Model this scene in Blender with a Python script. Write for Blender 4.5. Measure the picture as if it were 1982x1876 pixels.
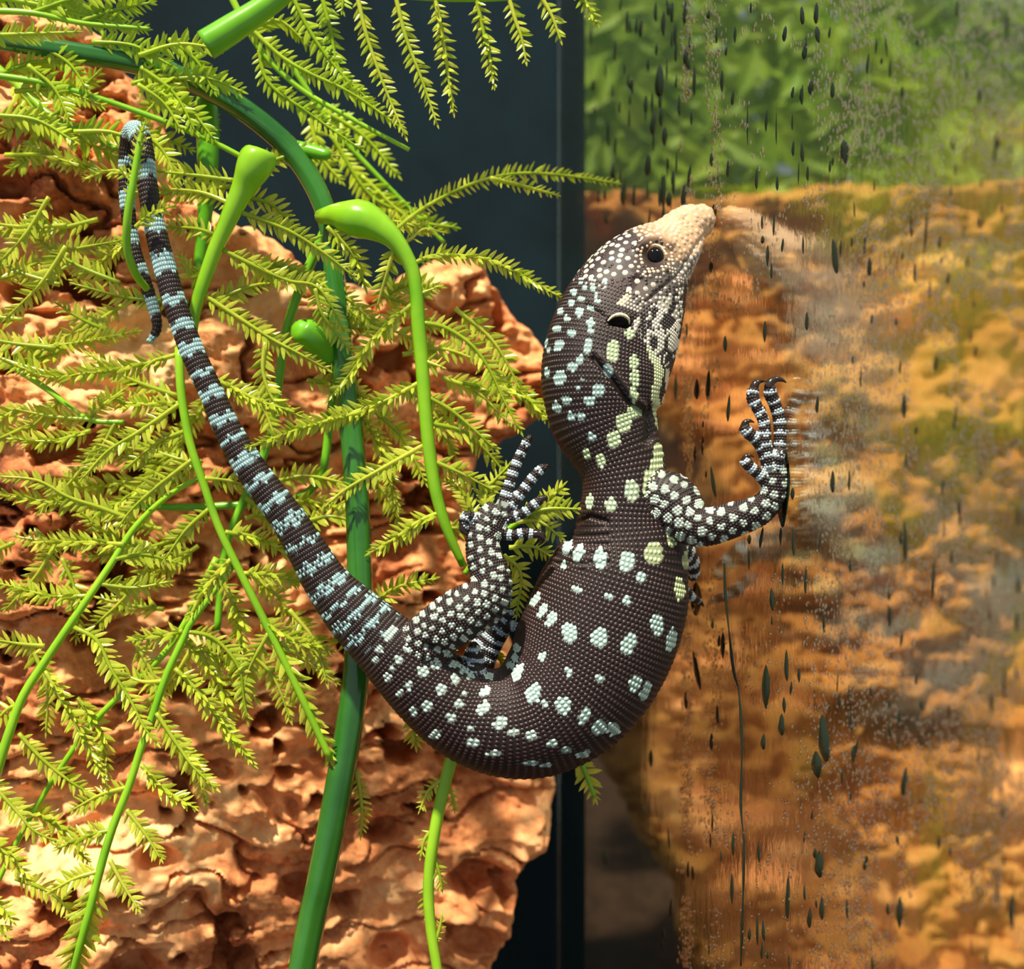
import bpy, math, random
import numpy as np
from mathutils import Vector, Matrix
from mathutils.bvhtree import BVHTree

random.seed(7); rng = np.random.default_rng(7)
scn = bpy.context.scene
for o in list(bpy.data.objects): bpy.data.objects.remove(o)
U = 0.01                       # all lengths below are centimetres, one unit = 0.01 m
F = 2581.0; CX, CY = 991.0, 938.0
CAMD = 18.0                    # the camera stands 18 cm in front of the y = 0 plane

# ------------------------------------------------------------------ camera
cam_d = bpy.data.cameras.new('camera'); cam = bpy.data.objects.new('camera', cam_d)
scn.collection.objects.link(cam); scn.camera = cam
cam.location = (0, -CAMD*U, 0); cam.rotation_euler = (math.pi/2, 0, 0)
cam_d.sensor_width = 36; cam_d.lens = 36*F/1982.0
cam_d.clip_start = 0.005; cam_d.clip_end = 20
cam_d.dof.use_dof = True; cam_d.dof.focus_distance = 18.0*U; cam_d.dof.aperture_fstop = 20
# ------------------------------------------------------------------ world, sun, exposure
w = bpy.data.worlds.new('world'); scn.world = w; w.use_nodes = True
w.node_tree.nodes['Background'].inputs[0].default_value = (0.80, 0.90, 1.0, 1)
w.node_tree.nodes['Background'].inputs[1].default_value = 0.45
sd = bpy.data.lights.new('terrarium_sun', 'SUN'); sd.energy = 8.0; sd.color = (1.0, 0.90, 0.74); sd.angle = math.radians(2.5)
so = bpy.data.objects.new('terrarium_sun', sd); scn.collection.objects.link(so)
so.rotation_euler = Vector((0.24, 0.45, -0.86)).to_track_quat('-Z', 'Y').to_euler()
scn.view_settings.view_transform = 'Standard'; scn.view_settings.look = 'None'
scn.view_settings.exposure = 0.22; scn.view_settings.gamma = 1.0; scn.view_settings.use_curve_mapping = False

# ------------------------------------------------------------------ helpers
def P(x, y, Z):                # photo pixel + distance from the camera -> world cm
    return np.array(((x-CX)*Z/F, Z-CAMD, (CY-y)*Z/F))
def PX(v):                     # world cm -> photo pixel
    v = np.asarray(v, float); Z = v[..., 1]+CAMD
    return np.stack((CX+v[..., 0]*F/Z, CY-v[..., 2]*F/Z), -1)
def lin(c):
    c = np.asarray(c, float)/255.0
    return np.where(c <= 0.04045, c/12.92, ((c+0.055)/1.055)**2.4)
ORG = {}
def place(o, parent, origin):
    scn.collection.objects.link(o)
    origin = np.asarray(origin, float); ORG[o.name] = origin
    if parent is not None:
        o.parent = parent; o.location = Vector((origin-ORG[parent.name])*U)
    else: o.location = Vector(origin*U)
def tag(o, label=None, cat=None, group=None, kind=None):
    if label: o['label'] = label
    if cat: o['category'] = cat
    if group: o['group'] = group
    if kind: o['kind'] = kind
    return o
def empty(name, origin):
    o = bpy.data.objects.new(name, None); o.empty_display_size = 0.005; place(o, None, origin); return o
def mesh_data(name, v, faces, mat=None, smooth=True, col=None):
    me = bpy.data.meshes.new(name)
    me.from_pydata([tuple(p) for p in np.asarray(v)*U], [], faces)
    if smooth: me.polygons.foreach_set('use_smooth', [True]*len(me.polygons))
    if mat: me.materials.append(mat)
    if col is not None:
        a = me.color_attributes.new('Col', 'FLOAT_COLOR', 'POINT')
        c = np.ones((len(v), 4), np.float32); c[:, :3] = col; a.data.foreach_set('color', c.ravel())
    me.update(); return me
def obj(name, v, faces, mat, parent=None, origin=None, smooth=True, col=None):
    v = np.asarray(v, float)
    if origin is None: origin = v.mean(0) if parent is None else ORG[parent.name]
    o = bpy.data.objects.new(name, mesh_data(name, v-np.asarray(origin), faces, mat, smooth, col))
    place(o, parent, origin); return o
def spline(pts, n):            # Catmull-Rom through rows of any width, n samples at even arc length of the first 2-3 columns
    p = np.asarray(pts, float)
    if len(p) == 2: t = np.linspace(0, 1, n)[:, None]; return p[0]*(1-t)+p[1]*t
    q = np.vstack((2*p[0]-p[1], p, 2*p[-1]-p[-2])); out = []
    for i in range(1, len(q)-2):
        t = np.linspace(0, 1, 24, endpoint=False)[:, None]
        a, b, c, d = q[i-1], q[i], q[i+1], q[i+2]
        out.append(0.5*(2*b+(c-a)*t+(2*a-5*b+4*c-d)*t*t+(3*b-a-3*c+d)*t**3))
    out = np.vstack(out+[p[-1:]])
    s = np.r_[0, np.cumsum(np.linalg.norm(np.diff(out[:, :2], axis=0), axis=1))]
    ss = np.linspace(0, s[-1], n)
    return np.stack([np.interp(ss, s, out[:, k]) for k in range(p.shape[1])], 1)
def frames(C):
    T = np.gradient(C, axis=0); T /= np.linalg.norm(T, axis=1)[:, None]+1e-9
    V = C-np.array((0, -CAMD, 0)); V /= np.linalg.norm(V, axis=1)[:, None]
    S = np.cross(T, V); S /= np.linalg.norm(S, axis=1)[:, None]+1e-9
    D = np.cross(S, T); return T, S, D
def tube(C, r, dr=1.0, sides=12, cap=True):
    C = np.asarray(C, float); n = len(C); r = np.broadcast_to(r, (n,)); dr = np.broadcast_to(dr, (n,))
    T, S, D = frames(C); th = np.linspace(0, 2*np.pi, sides, endpoint=False)
    v = C[:, None]+S[:, None]*(np.cos(th)[None, :, None]*r[:, None, None])+D[:, None]*(np.sin(th)[None, :, None]*(r*dr)[:, None, None])
    v = v.reshape(-1, 3); f = []
    for i in range(n-1):
        for j in range(sides):
            k = (j+1) % sides; f.append((i*sides+j, i*sides+k, (i+1)*sides+k, (i+1)*sides+j))
    if cap:
        v = np.vstack((v, C[0], C[-1])); a = n*sides
        for j in range(sides):
            k = (j+1) % sides; f.append((a, k, j)); f.append((a+1, (n-1)*sides+j, (n-1)*sides+k))
    return v, f
def join(parts):
    V, Fc, o = [], [], 0
    for v, f in parts:
        V.append(np.asarray(v)); Fc += [tuple(i+o for i in q) for q in f]; o += len(v)
    return np.vstack(V), Fc
def pxtube(rows, n, sides=10, dr=1.0):   # rows of (px, py, Z, half width px)
    q = spline(rows, n); C = P0(q); r = q[:, 3]*q[:, 2]/F
    return tube(C, r, dr, sides)
def P0(q): return np.stack(((q[:, 0]-CX)*q[:, 2]/F, q[:, 2]-CAMD, (CY-q[:, 1])*q[:, 2]/F), 1)
def noise2(x, y, seed=0):      # gradient-free value noise, vectorised
    xi = np.floor(x).astype(np.int64); yi = np.floor(y).astype(np.int64); fx = x-xi; fy = y-yi
    fx = fx*fx*fx*(fx*(fx*6-15)+10); fy = fy*fy*fy*(fy*(fy*6-15)+10)
    def h(a, b):
        k = (a*374761393+b*668265263+seed*1274126177) & 0x7fffffff
        k = ((k ^ (k >> 13))*1274126177) & 0x7fffffff
        return ((k ^ (k >> 16)) & 0xffff)/65535.0
    return (h(xi, yi)*(1-fx)+h(xi+1, yi)*fx)*(1-fy)+(h(xi, yi+1)*(1-fx)+h(xi+1, yi+1)*fx)*fy
def fbm(x, y, oct=5, seed=0, gain=0.5):
    a, s, t = 1.0, 0, 0
    for i in range(oct):
        s = s+a*noise2(x*2**i, y*2**i, seed+i*17); t += a; a *= gain
    return s/t

# ------------------------------------------------------------------ materials
def mat(name):
    m = bpy.data.materials.new(name); m.use_nodes = True; nt = m.node_tree
    return m, nt, nt.nodes['Principled BSDF'], nt.nodes['Material Output']
def ramp(nt, stops):
    r = nt.nodes.new('ShaderNodeValToRGB'); e = r.color_ramp.elements
    while len(e) < len(stops): e.new(0.5)
    for k, (p, c) in zip(e, stops): k.position = p; k.color = (*lin(c), 1)
    return r
def noise_node(nt, scale, detail=6, rough=0.6, vec=None, dist=0):
    n = nt.nodes.new('ShaderNodeTexNoise'); n.inputs['Scale'].default_value = scale
    n.inputs['Detail'].default_value = detail; n.inputs['Roughness'].default_value = rough; n.inputs['Distortion'].default_value = dist
    if vec is None:
        t = nt.nodes.new('ShaderNodeTexCoord'); vec = t.outputs['Object']
    nt.links.new(vec, n.inputs['Vector']); return n
def bump(nt, src, strength, dist):
    b = nt.nodes.new('ShaderNodeBump'); b.inputs['Strength'].default_value = strength; b.inputs['Distance'].default_value = dist
    nt.links.new(src, b.inputs['Height']); return b
def plain(name, rgb, rough=0.5, spec=0.5, var=0.25, nscale=900, bmp=0.0):
    m, nt, b, _ = mat(name); n = noise_node(nt, nscale, 4)
    c = np.array(rgb, float)
    r = ramp(nt, [(0.3, c*(1-var)), (0.7, np.minimum(c*(1+var), 255))])
    nt.links.new(n.outputs['Fac'], r.inputs['Fac']); nt.links.new(r.outputs['Color'], b.inputs['Base Color'])
    b.inputs['Roughness'].default_value = rough; b.inputs['Specular IOR Level'].default_value = spec
    if bmp: nt.links.new(bump(nt, n.outputs['Fac'], bmp, 0.0003).outputs['Normal'], b.inputs['Normal'])
    return m
def leafmat(name, c0, c1, rough=0.25, trans=0.4, nscale=160, spec=0.5):
    m, nt, b, out = mat(name); n = noise_node(nt, nscale, 3)
    oi = nt.nodes.new('ShaderNodeObjectInfo'); ad = nt.nodes.new('ShaderNodeMath'); ad.operation = 'MULTIPLY_ADD'
    nt.links.new(oi.outputs['Random'], ad.inputs[0]); ad.inputs[1].default_value = 0.35; nt.links.new(n.outputs['Fac'], ad.inputs[2])
    r = ramp(nt, [(0.4, c0), (0.95, c1)]); nt.links.new(ad.outputs[0], r.inputs['Fac'])
    nt.links.new(r.outputs['Color'], b.inputs['Base Color']); b.inputs['Roughness'].default_value = rough
    b.inputs['Specular IOR Level'].default_value = spec
    tr = nt.nodes.new('ShaderNodeBsdfTranslucent'); nt.links.new(r.outputs['Color'], tr.inputs['Color'])
    mx = nt.nodes.new('ShaderNodeMixShader'); mx.inputs[0].default_value = trans
    nt.links.new(b.outputs[0], mx.inputs[1]); nt.links.new(tr.outputs[0], mx.inputs[2]); nt.links.new(mx.outputs[0], out.inputs['Surface'])
    return m
M_leaf = leafmat('fern_leaflet_green', (152, 180, 28), (216, 220, 84), 0.22, 0.48)
M_leafb = leafmat('fern_leaflet_deep_green', (140, 180, 20), (200, 218, 56), 0.3, 0.42)
M_rachis = leafmat('fern_rachis_green', (112, 176, 24), (160, 208, 44), 0.28, 0.25, 120)
M_stem = leafmat('plant_stem_dark_green', (30, 86, 24), (58, 120, 38), 0.16, 0.05, 90, 0.7)
M_stem2 = leafmat('plant_stem_mid_green', (74, 146, 16), (114, 182, 32), 0.28, 0.15, 120)
M_claw = plain('claw_horn', (34, 22, 18), 0.2, 0.6)
M_eye, nt, b, _ = mat('eyeball'); a = nt.nodes.new('ShaderNodeAttribute'); a.attribute_name = 'Col'
nt.links.new(a.outputs['Color'], b.inputs['Base Color']); b.inputs['Roughness'].default_value = 0.05; b.inputs['Specular IOR Level'].default_value = 0.3
def attrmat(name, rough, spec, bs):
    m, nt, b, _ = mat(name); a = nt.nodes.new('ShaderNodeAttribute'); a.attribute_name = 'Col'
    nt.links.new(a.outputs['Color'], b.inputs['Base Color']); b.inputs['Roughness'].default_value = rough
    b.inputs['Specular IOR Level'].default_value = spec
    n = noise_node(nt, 2500, 3); nt.links.new(bump(nt, n.outputs['Fac'], bs, 0.0001).outputs['Normal'], b.inputs['Normal'])
    return m
M_skin = attrmat('lizard_skin', 0.55, 0.35, 0.4)
M_scale = attrmat('lizard_scale', 0.40, 0.42, 0.1)
def barkmat(name, stops, sc=38):
    m, nt, b, _ = mat(name)
    n1 = noise_node(nt, sc, 8, 0.65, None, 0.6); n2 = noise_node(nt, sc*9, 6, 0.7)
    mx = nt.nodes.new('ShaderNodeMath'); mx.operation = 'MULTIPLY_ADD'; mx.inputs[1].default_value = 0.4
    nt.links.new(n2.outputs['Fac'], mx.inputs[0]); 
    sb = nt.nodes.new('ShaderNodeMath'); sb.operation = 'MULTIPLY_ADD'; sb.inputs[1].default_value = 1.0; sb.inputs[2].default_value = -0.25
    nt.links.new(n1.outputs['Fac'], sb.inputs[0]); nt.links.new(sb.outputs[0], mx.inputs[2])
    r = ramp(nt, stops); nt.links.new(mx.outputs[0], r.inputs['Fac'])
    nt.links.new(r.outputs['Color'], b.inputs['Base Color']); b.inputs['Roughness'].default_value = 0.8; b.inputs['Specular IOR Level'].default_value = 0.25
    nt.links.new(bump(nt, n2.outputs['Fac'], 0.6, 0.0008).outputs['Normal'], b.inputs['Normal'])
    return m
M_bark = barkmat('cork_bark', [(0.24, (70, 36, 24)), (0.36, (176, 102, 60)), (0.47, (228, 154, 98)), (0.64, (244, 194, 138))])
M_board = barkmat('standin_cork_brown', [(0.2, (120, 70, 30)), (0.4, (206, 134, 66)), (0.58, (236, 172, 92)), (0.75, (246, 196, 118))], 16)
M_wall = plain('terrarium_back_panel', (15, 31, 38), 0.7, 0.1, 0.2, 40)
M_soil = plain('terrarium_soil', (58, 40, 28), 0.9, 0.2, 0.35, 250, 0.8)
M_blur = leafmat('standin_foliage', (128, 172, 24), (196, 214, 66), 0.5, 0.35, 60)

# wet glass pane: partly mirror, partly see-through, uneven condensation film
M_glass, nt, b, out = mat('wet_glass'); nt.nodes.remove(b)
tc = nt.nodes.new('ShaderNodeTexCoord'); mp = nt.nodes.new('ShaderNodeMapping'); mp.inputs['Scale'].default_value = (1, 1, 0.35)
nt.links.new(tc.outputs['Object'], mp.inputs['Vector'])
n1 = noise_node(nt, 260, 4, 0.6, mp.outputs[0]); n2 = noise_node(nt, 45, 3, 0.5, mp.outputs[0])
n3 = noise_node(nt, 1300, 3, 0.6, mp.outputs[0]); n4 = noise_node(nt, 30, 3, 0.6, mp.outputs[0])
mr = nt.nodes.new('ShaderNodeMapRange'); nt.links.new(n4.outputs['Fac'], mr.inputs['Value']); mr.inputs['From Min'].default_value = 0.42; mr.inputs['From Max'].default_value = 0.62; mr.inputs['To Max'].default_value = 0.55
ml = nt.nodes.new('ShaderNodeMath'); ml.operation = 'MULTIPLY_ADD'; nt.links.new(mr.outputs[0], ml.inputs[0]); nt.links.new(n3.outputs['Fac'], ml.inputs[1]); nt.links.new(n1.outputs['Fac'], ml.inputs[2])
bm_ = bump(nt, ml.outputs[0], 0.16, 0.0006)
gl = nt.nodes.new('ShaderNodeBsdfGlossy'); gl.inputs['Color'].default_value = (0.92, 0.90, 0.82, 1); gl.inputs['Roughness'].default_value = 0.10
nt.links.new(bm_.outputs[0], gl.inputs['Normal'])
tp = nt.nodes.new('ShaderNodeBsdfTransparent'); tp.inputs['Color'].default_value = (0.93, 0.96, 0.90, 1)
fr = nt.nodes.new('ShaderNodeMapRange'); nt.links.new(n2.outputs['Fac'], fr.inputs['Value'])
fr.inputs['From Min'].default_value = 0.3; fr.inputs['From Max'].default_value = 0.7; fr.inputs['To Min'].default_value = 0.34; fr.inputs['To Max'].default_value = 0.50
mx = nt.nodes.new('ShaderNodeMixShader'); nt.links.new(fr.outputs[0], mx.inputs[0]); nt.links.new(tp.outputs[0], mx.inputs[1]); nt.links.new(gl.outputs[0], mx.inputs[2])
nt.links.new(mx.outputs[0], out.inputs['Surface'])
M_drop, nt, b, out = mat('water_droplet'); b.inputs['Base Color'].default_value = (*lin((26, 34, 22)), 1)
b.inputs['Roughness'].default_value = 0.06; b.inputs['IOR'].default_value = 1.36; b.inputs['Specular IOR Level'].default_value = 0.6
nd = noise_node(nt, 1500, 2); nt.links.new(bump(nt, nd.outputs['Fac'], 0.15, 0.0002).outputs[0], b.inputs['Normal'])
M_mist, nt, b, out = mat('fine_condensation'); nt.nodes.remove(b)
gm = nt.nodes.new('ShaderNodeBsdfTransparent'); gm.inputs['Color'].default_value = (0.80, 0.78, 0.70, 1)
gg = nt.nodes.new('ShaderNodeBsdfGlossy'); gg.inputs['Roughness'].default_value = 0.08; gg.inputs['Color'].default_value = (0.95, 0.84, 0.66, 1)
mm = nt.nodes.new('ShaderNodeMixShader'); mm.inputs[0].default_value = 0.36
nt.links.new(gm.outputs[0], mm.inputs[1]); nt.links.new(gg.outputs[0], mm.inputs[2]); nt.links.new(mm.outputs[0], out.inputs['Surface'])

# ------------------------------------------------------------------ the setting
def gZ(x): return 23887.0/(x-155.0)            # distance of the glass plane seen at pixel column x
GA = P(1080, CY, gZ(1080)); GB = P(2300, CY, gZ(2300))
gdir = (GB-GA)/np.linalg.norm(GB-GA)           # along the glass, towards the camera
gnor = np.array((-gdir[1], gdir[0], 0)); gnor = gnor if gnor[0] < 0 else -gnor   # into the terrarium
wdir = gnor.copy()                              # along the back wall, away from the glass
FLOOR = -12.5
def slab(a, b, z0, z1, n, t):                   # vertical slab between plan points a, b; thickness t along n
    q = [a, b, b+n*t, a+n*t]; v = [(*p[:2], z) for z in (z0, z1) for p in q]
    return np.array(v), [(0, 1, 2, 3), (7, 6, 5, 4), (0, 4, 5, 1), (1, 5, 6, 2), (2, 6, 7, 3), (3, 7, 4, 0)]
v, f = slab(GA, GB, FLOOR, 11.0, -gnor, 0.02); g = obj('window_1', v, f, M_glass, smooth=False)
tag(g, 'wet glass side pane with condensation and reflections', None, None, 'structure')
v, f = slab(GA+gdir*-0.1-wdir*0.6, GA+gdir*-0.1+wdir*24, FLOOR-0.5, 11.0, -gdir, 0.4); o = obj('wall_back', v, f, M_wall, smooth=False)
tag(o, 'dark teal back panel of the terrarium', None, None, 'structure')
fl = [(-22, -14), (30, -14), (30, 45), (-22, 45)]
v = np.array([(x, y, z) for z in (FLOOR-0.5, FLOOR) for x, y in fl]); o = obj('floor', v, [(3, 2, 1, 0), (4, 5, 6, 7), (0, 1, 5, 4), (1, 2, 6, 5), (2, 3, 7, 6), (3, 0, 4, 7)], M_soil, smooth=False)
tag(o, 'dark soil floor of the terrarium', None, None, 'structure')

# ------------------------------------------------------------------ cork bark slab against the back wall
BO = GA+gdir*2.2                                # plan origin of the bark's mid plane, at the glass
def on_bark(x, y):                              # pixel -> (distance from glass, height) on the bark's mid plane
    d = np.array(((x-CX)/F, 1.0)); o2 = np.array((BO[0], BO[1]+CAMD)); A = np.array(((d[0], -wdir[0]), (d[1], -wdir[1])))
    Z, u = np.linalg.solve(A, o2); return u, (CY-y)*Z/F
edge = [(1075, 2500), (930, 2100), (922, 1876), (940, 1830), (965, 1790), (985, 1755), (988, 1695), (1038, 1642), (1062, 1560), (1074, 1505), (1060, 1420),
        (1035, 1340), (1000, 1255), (965, 1160), (935, 1070), (905, 980), (925, 890), (1000, 838), (1058, 800), (1050, 735), (1012, 660), (962, 600),
        (932, 520), (830, 512), (760, 560), (640, 540), (520, 470), (430, 420), (330, 330), (285, 180), (220, 90), (100, 20), (-200, 10), (-900, 60), (-1500, 100)]
poly = np.array([on_bark(*e) for e in edge])
hbot = FLOOR+0.02
poly[poly[:, 1] < hbot, 1] = hbot
poly = np.vstack((poly, [(poly[-1, 0], hbot)]))
def inside(px, py, pl):
    r = np.zeros(px.shape, bool); j = len(pl)-1
    for i in range(len(pl)):
        xi, yi = pl[i]; xj, yj = pl[j]
        if yi != yj: r ^= ((yi > py) != (yj > py)) & (px < (xj-xi)*(py-yi)/(yj-yi)+xi)
        j = i
    return r
def edge_dist(px, py, pl):
    d = np.full(px.shape, 1e9)
    for i in range(len(pl)):
        a, b = pl[i-1], pl[i]; ab = b-a; L = ab@ab+1e-9
        t = np.clip(((px-a[0])*ab[0]+(py-a[1])*ab[1])/L, 0, 1)
        d = np.minimum(d, np.hypot(px-a[0]-t*ab[0], py-a[1]-t*ab[1]))
    return d
def bark_slab(name, pl, o2, du, nf, thick, step, material, seed, pits=()):
    u0, u1 = pl[:, 0].min(), pl[:, 0].max(); h0, h1 = pl[:, 1].min(), pl[:, 1].max()
    us = np.arange(u0, u1+step, step); hs = np.arange(h0, h1+step, step); Ug, Hg = np.meshgrid(us, hs)
    Uw = Ug+0.5*(fbm(Ug*0.9+7, Hg*0.9, 4, seed)-0.5)+0.12*(fbm(Ug*4, Hg*4+3, 3, seed+3)-0.5)
    Hw = Hg+0.5*(fbm(Ug*0.9, Hg*0.9+9, 4, seed+5)-0.5)+0.12*(fbm(Ug*4+5, Hg*4, 3, seed+8)-0.5)
    ins = inside(Uw, Hw, pl); d = edge_dist(Uw, Hw, pl); d = np.where(ins, d, 0); d = np.where(Hg < h0+0.05, np.maximum(d, 0.0), d)
    k = np.clip(d/0.55, 0, 1); prof = np.sqrt(1-(1-k)**2)
    big = fbm(Ug*0.45, Hg*0.6, 3, seed+11)-0.5
    wx = Ug+1.2*fbm(Ug*0.7, Hg*0.7, 3, seed+20); wy = Hg+0.9*fbm(Ug*0.7+4, Hg*0.7, 3, seed+21)
    rid = 1-np.abs(2*fbm(wx*0.5, wy*1.5, 4, seed+30)-1)             # layered ridges, roughly horizontal
    crack = np.clip((rid-0.93)/0.07, 0, 1)
    lay = fbm(wx*0.7, wy*2.6, 4, seed+40)
    med = fbm(Ug*1.3, Hg*1.8, 5, seed+50, 0.45)-0.5; fine = fbm(Ug*9, Hg*9, 4, seed+60, 0.6)-0.5
    hole = np.clip((fbm(Ug*1.5+3, Hg*1.9, 3, seed+70)-0.69)/0.06, 0, 1)
    fur = np.abs(np.sin((Ug*0.94+Hg*0.3)*9+6*fbm(Ug, Hg, 3, seed+80)))
    z = thick*prof+(1.5*big+0.55*(lay-0.5)+0.9*med+0.15*fine-0.5*crack-1.1*hole+0.05*fur)*np.clip(d/0.35, 0, 1)
    for pu, ph, pr, pd in pits:
        z -= pd*np.exp(-(((Ug-pu)/pr)**2+((Hg-ph)/(pr*0.7))**2)**2)
    z = np.maximum(z, -0.35*prof+0.02)
    zb = -0.6*prof
    keep = ins[:-1, :-1] & ins[1:, :-1] & ins[:-1, 1:] & ins[1:, 1:]
    ny, nx = Ug.shape; idx = np.arange(ny*nx).reshape(ny, nx)
    base = np.stack((o2[0]+du[0]*Ug, o2[1]+du[1]*Ug, Hg), -1)
    vf = base+nf*z[..., None]; vb = base+nf*zb[..., None]
    q = np.stack((idx[:-1, :-1], idx[:-1, 1:], idx[1:, 1:], idx[1:, :-1]), -1)[keep]
    n = ny*nx; faces = np.vstack((q, (q+n)[:, ::-1]))
    ed = np.vstack((q[:, [0, 1]], q[:, [1, 2]], q[:, [2, 3]], q[:, [3, 0]])); key = {}
    for a, b in map(tuple, ed): key[(a, b)] = 1
    rim = [(b, a, a+n, b+n) for (a, b) in key if (b, a) not in key]
    V = np.vstack((vf.reshape(-1, 3), vb.reshape(-1, 3)))
    faces = np.vstack((faces, np.array(rim)))
    used = np.unique(faces); re = np.full(len(V), -1); re[used] = np.arange(len(used))
    return obj(name, V[used], re[faces].tolist(), material, origin=(o2[0]+du[0]*3, o2[1]+du[1]*3, FLOOR))
pits = [(*on_bark(x, y), r, d) for x, y, r, d in ((50, 575, .28, 1.2), (200, 590, .16, .9), (265, 590, .16, .9), (760, 1440, .30, 1.3), (150, 870, .35, 1.0), (905, 1680, .45, 1.2),
        (540, 1480, .15, .9), (20, 380, .3, 1.0), (740, 1820, .4, 1.0), (240, 1850, .45, 1.2), (730, 1590, .3, .8), (560, 1690, .3, .8), (900, 1800, .4, .9), (300, 1640, .3, .7))]
o = bark_slab('cork_bark', poly, BO, wdir, gdir, 0.75, 0.034, M_bark, 5, pits)
tag(o, 'rough orange cork bark slab behind the fern', 'bark')

# ------------------------------------------------------------------ outside the glass: added cork panel and foliage, filling in the pane's reflection
bp = np.array([(5.2, hbot), (4.4, -9), (2.4, -5.5), (0.8, -3), (0.0, 0), (0.0, 6.2), (2, 6.6), (5, 6.5), (9, 6.9), (13, 7.2), (20, 7.3), (20, hbot)])  # added panel outline; lower left cut away so that corner of the pane stays dark
bo = np.array((-0.8, 11.0)); bdir = np.array((0.985, 0.17)); bn = np.array((0.17, -0.985, 0))
o = bark_slab('standin_cork_panel', bp, bo, bdir, bn, 0.5, 0.09, M_board, 91)
tag(o, 'tan cork panel added behind the wet glass to fill in its reflection', 'panel')
lv, lf = [], []  # added leaves, standing in for the green reflected high in the pane
for i in range(4200):
    x = rng.uniform(-1.0, 20); z = rng.uniform(1, 14); y = rng.uniform(17.6, 22.0); L = rng.uniform(0.7, 1.7); a = rng.uniform(0, 6.28); w_ = L*rng.uniform(.16, .26)
    t = np.array((math.cos(a), rng.uniform(-.4, .4), math.sin(a))); s = np.cross(t, (rng.uniform(-.5, .5), 1, rng.uniform(-.5, .5))); s /= np.linalg.norm(s)
    c = np.array((x, y, z)); up = np.array((0, -w_*0.4, 0)); k = len(lv)
    lv += [c, c+t*L*.45+s*w_+up, c+t*L, c+t*L*.45-s*w_+up, c+t*L*.45]
    lf += [(k, k+4, k+1), (k+1, k+4, k+2), (k+4, k+3, k+2), (k, k+3, k+4)]
sv = [tube(np.array([(x, 19.0, FLOOR), (x+.3, 19.1, 0), (x-.2, 18.9, 12)]), 0.15, 1, 6) for x in np.arange(9, 19, 2.2)]
v, f = join([(np.array(lv), lf)]+sv)
o = obj('leafy_shrubbery', v, f, M_blur, origin=(10, 19.0, FLOOR), smooth=False); tag(o, 'blurred green shrubbery added outside the glass above the cork panel to fill in its reflection', 'foliage', None, 'stuff')

# ------------------------------------------------------------------ the lizard
# spine: px, py, distance, half width px, depth ratio
SP = [(1377, 409, 19.42, 8, .9), (1370, 414, 19.40, 21, .9), (1354, 426, 19.33, 33, .85), (1330, 440, 19.25, 43, .8), (1300, 476, 19.08, 60, .78), (1264, 511, 18.92, 84, .72), (1236, 548, 18.8, 103, .70),
      (1210, 597, 18.7, 117, .70), (1190, 650, 18.62, 124, .74), (1174, 702, 18.55, 124, .78), (1168, 755, 18.5, 119, .82), (1170, 808, 18.48, 106, .86), (1186, 852, 18.46, 92, .92),
      (1203, 895, 18.44, 82, .98), (1212, 950, 18.42, 84, .98), (1211, 1010, 18.42, 95, .92), (1213, 1062, 18.42, 118, .84), (1200, 1112, 18.42, 137, .80), (1185, 1160, 18.42, 147, .78), (1155, 1238, 18.4, 151, .78),
      (1118, 1308, 18.36, 145, .78), (1075, 1356, 18.32, 134, .80), (1020, 1388, 18.28, 120, .80), (962, 1396, 18.22, 104, .80), (900, 1378, 18.18, 92, .80), (838, 1334, 18.12, 82, .82), (786, 1284, 18.08, 74, .86),
      (738, 1240, 18.06, 64, .9), (682, 1186, 18.04, 55, .94), (634, 1130, 18.02, 44, .96), (597, 1070, 18.0, 38, 1), (560, 1009, 17.98, 34, 1), (520, 955, 17.97, 31.5, 1), (486, 908, 17.96, 30, 1), (440, 830, 17.95, 26, 1),
      (410, 762, 17.95, 23.5, 1), (372, 680, 17.97, 23, 1), (338, 586, 18.0, 22, 1), (315, 502, 18.03, 21, 1), (300, 440, 18.05, 20, 1), (286, 362, 18.08, 19, 1), (278, 300, 18.12, 20, 1), (270, 262, 18.24, 20, 1),
      (260, 252, 18.5, 19, 1), (251, 272, 18.75, 18, 1), (246, 330, 18.85, 16, 1), (247, 400, 18.85, 14, 1), (258, 476, 18.85, 13, 1), (279, 540, 18.85, 12, 1), (297, 595, 18.85, 11, 1), (304, 635, 18.85, 9, 1), (288, 664, 18.85, 6, 1)]
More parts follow.
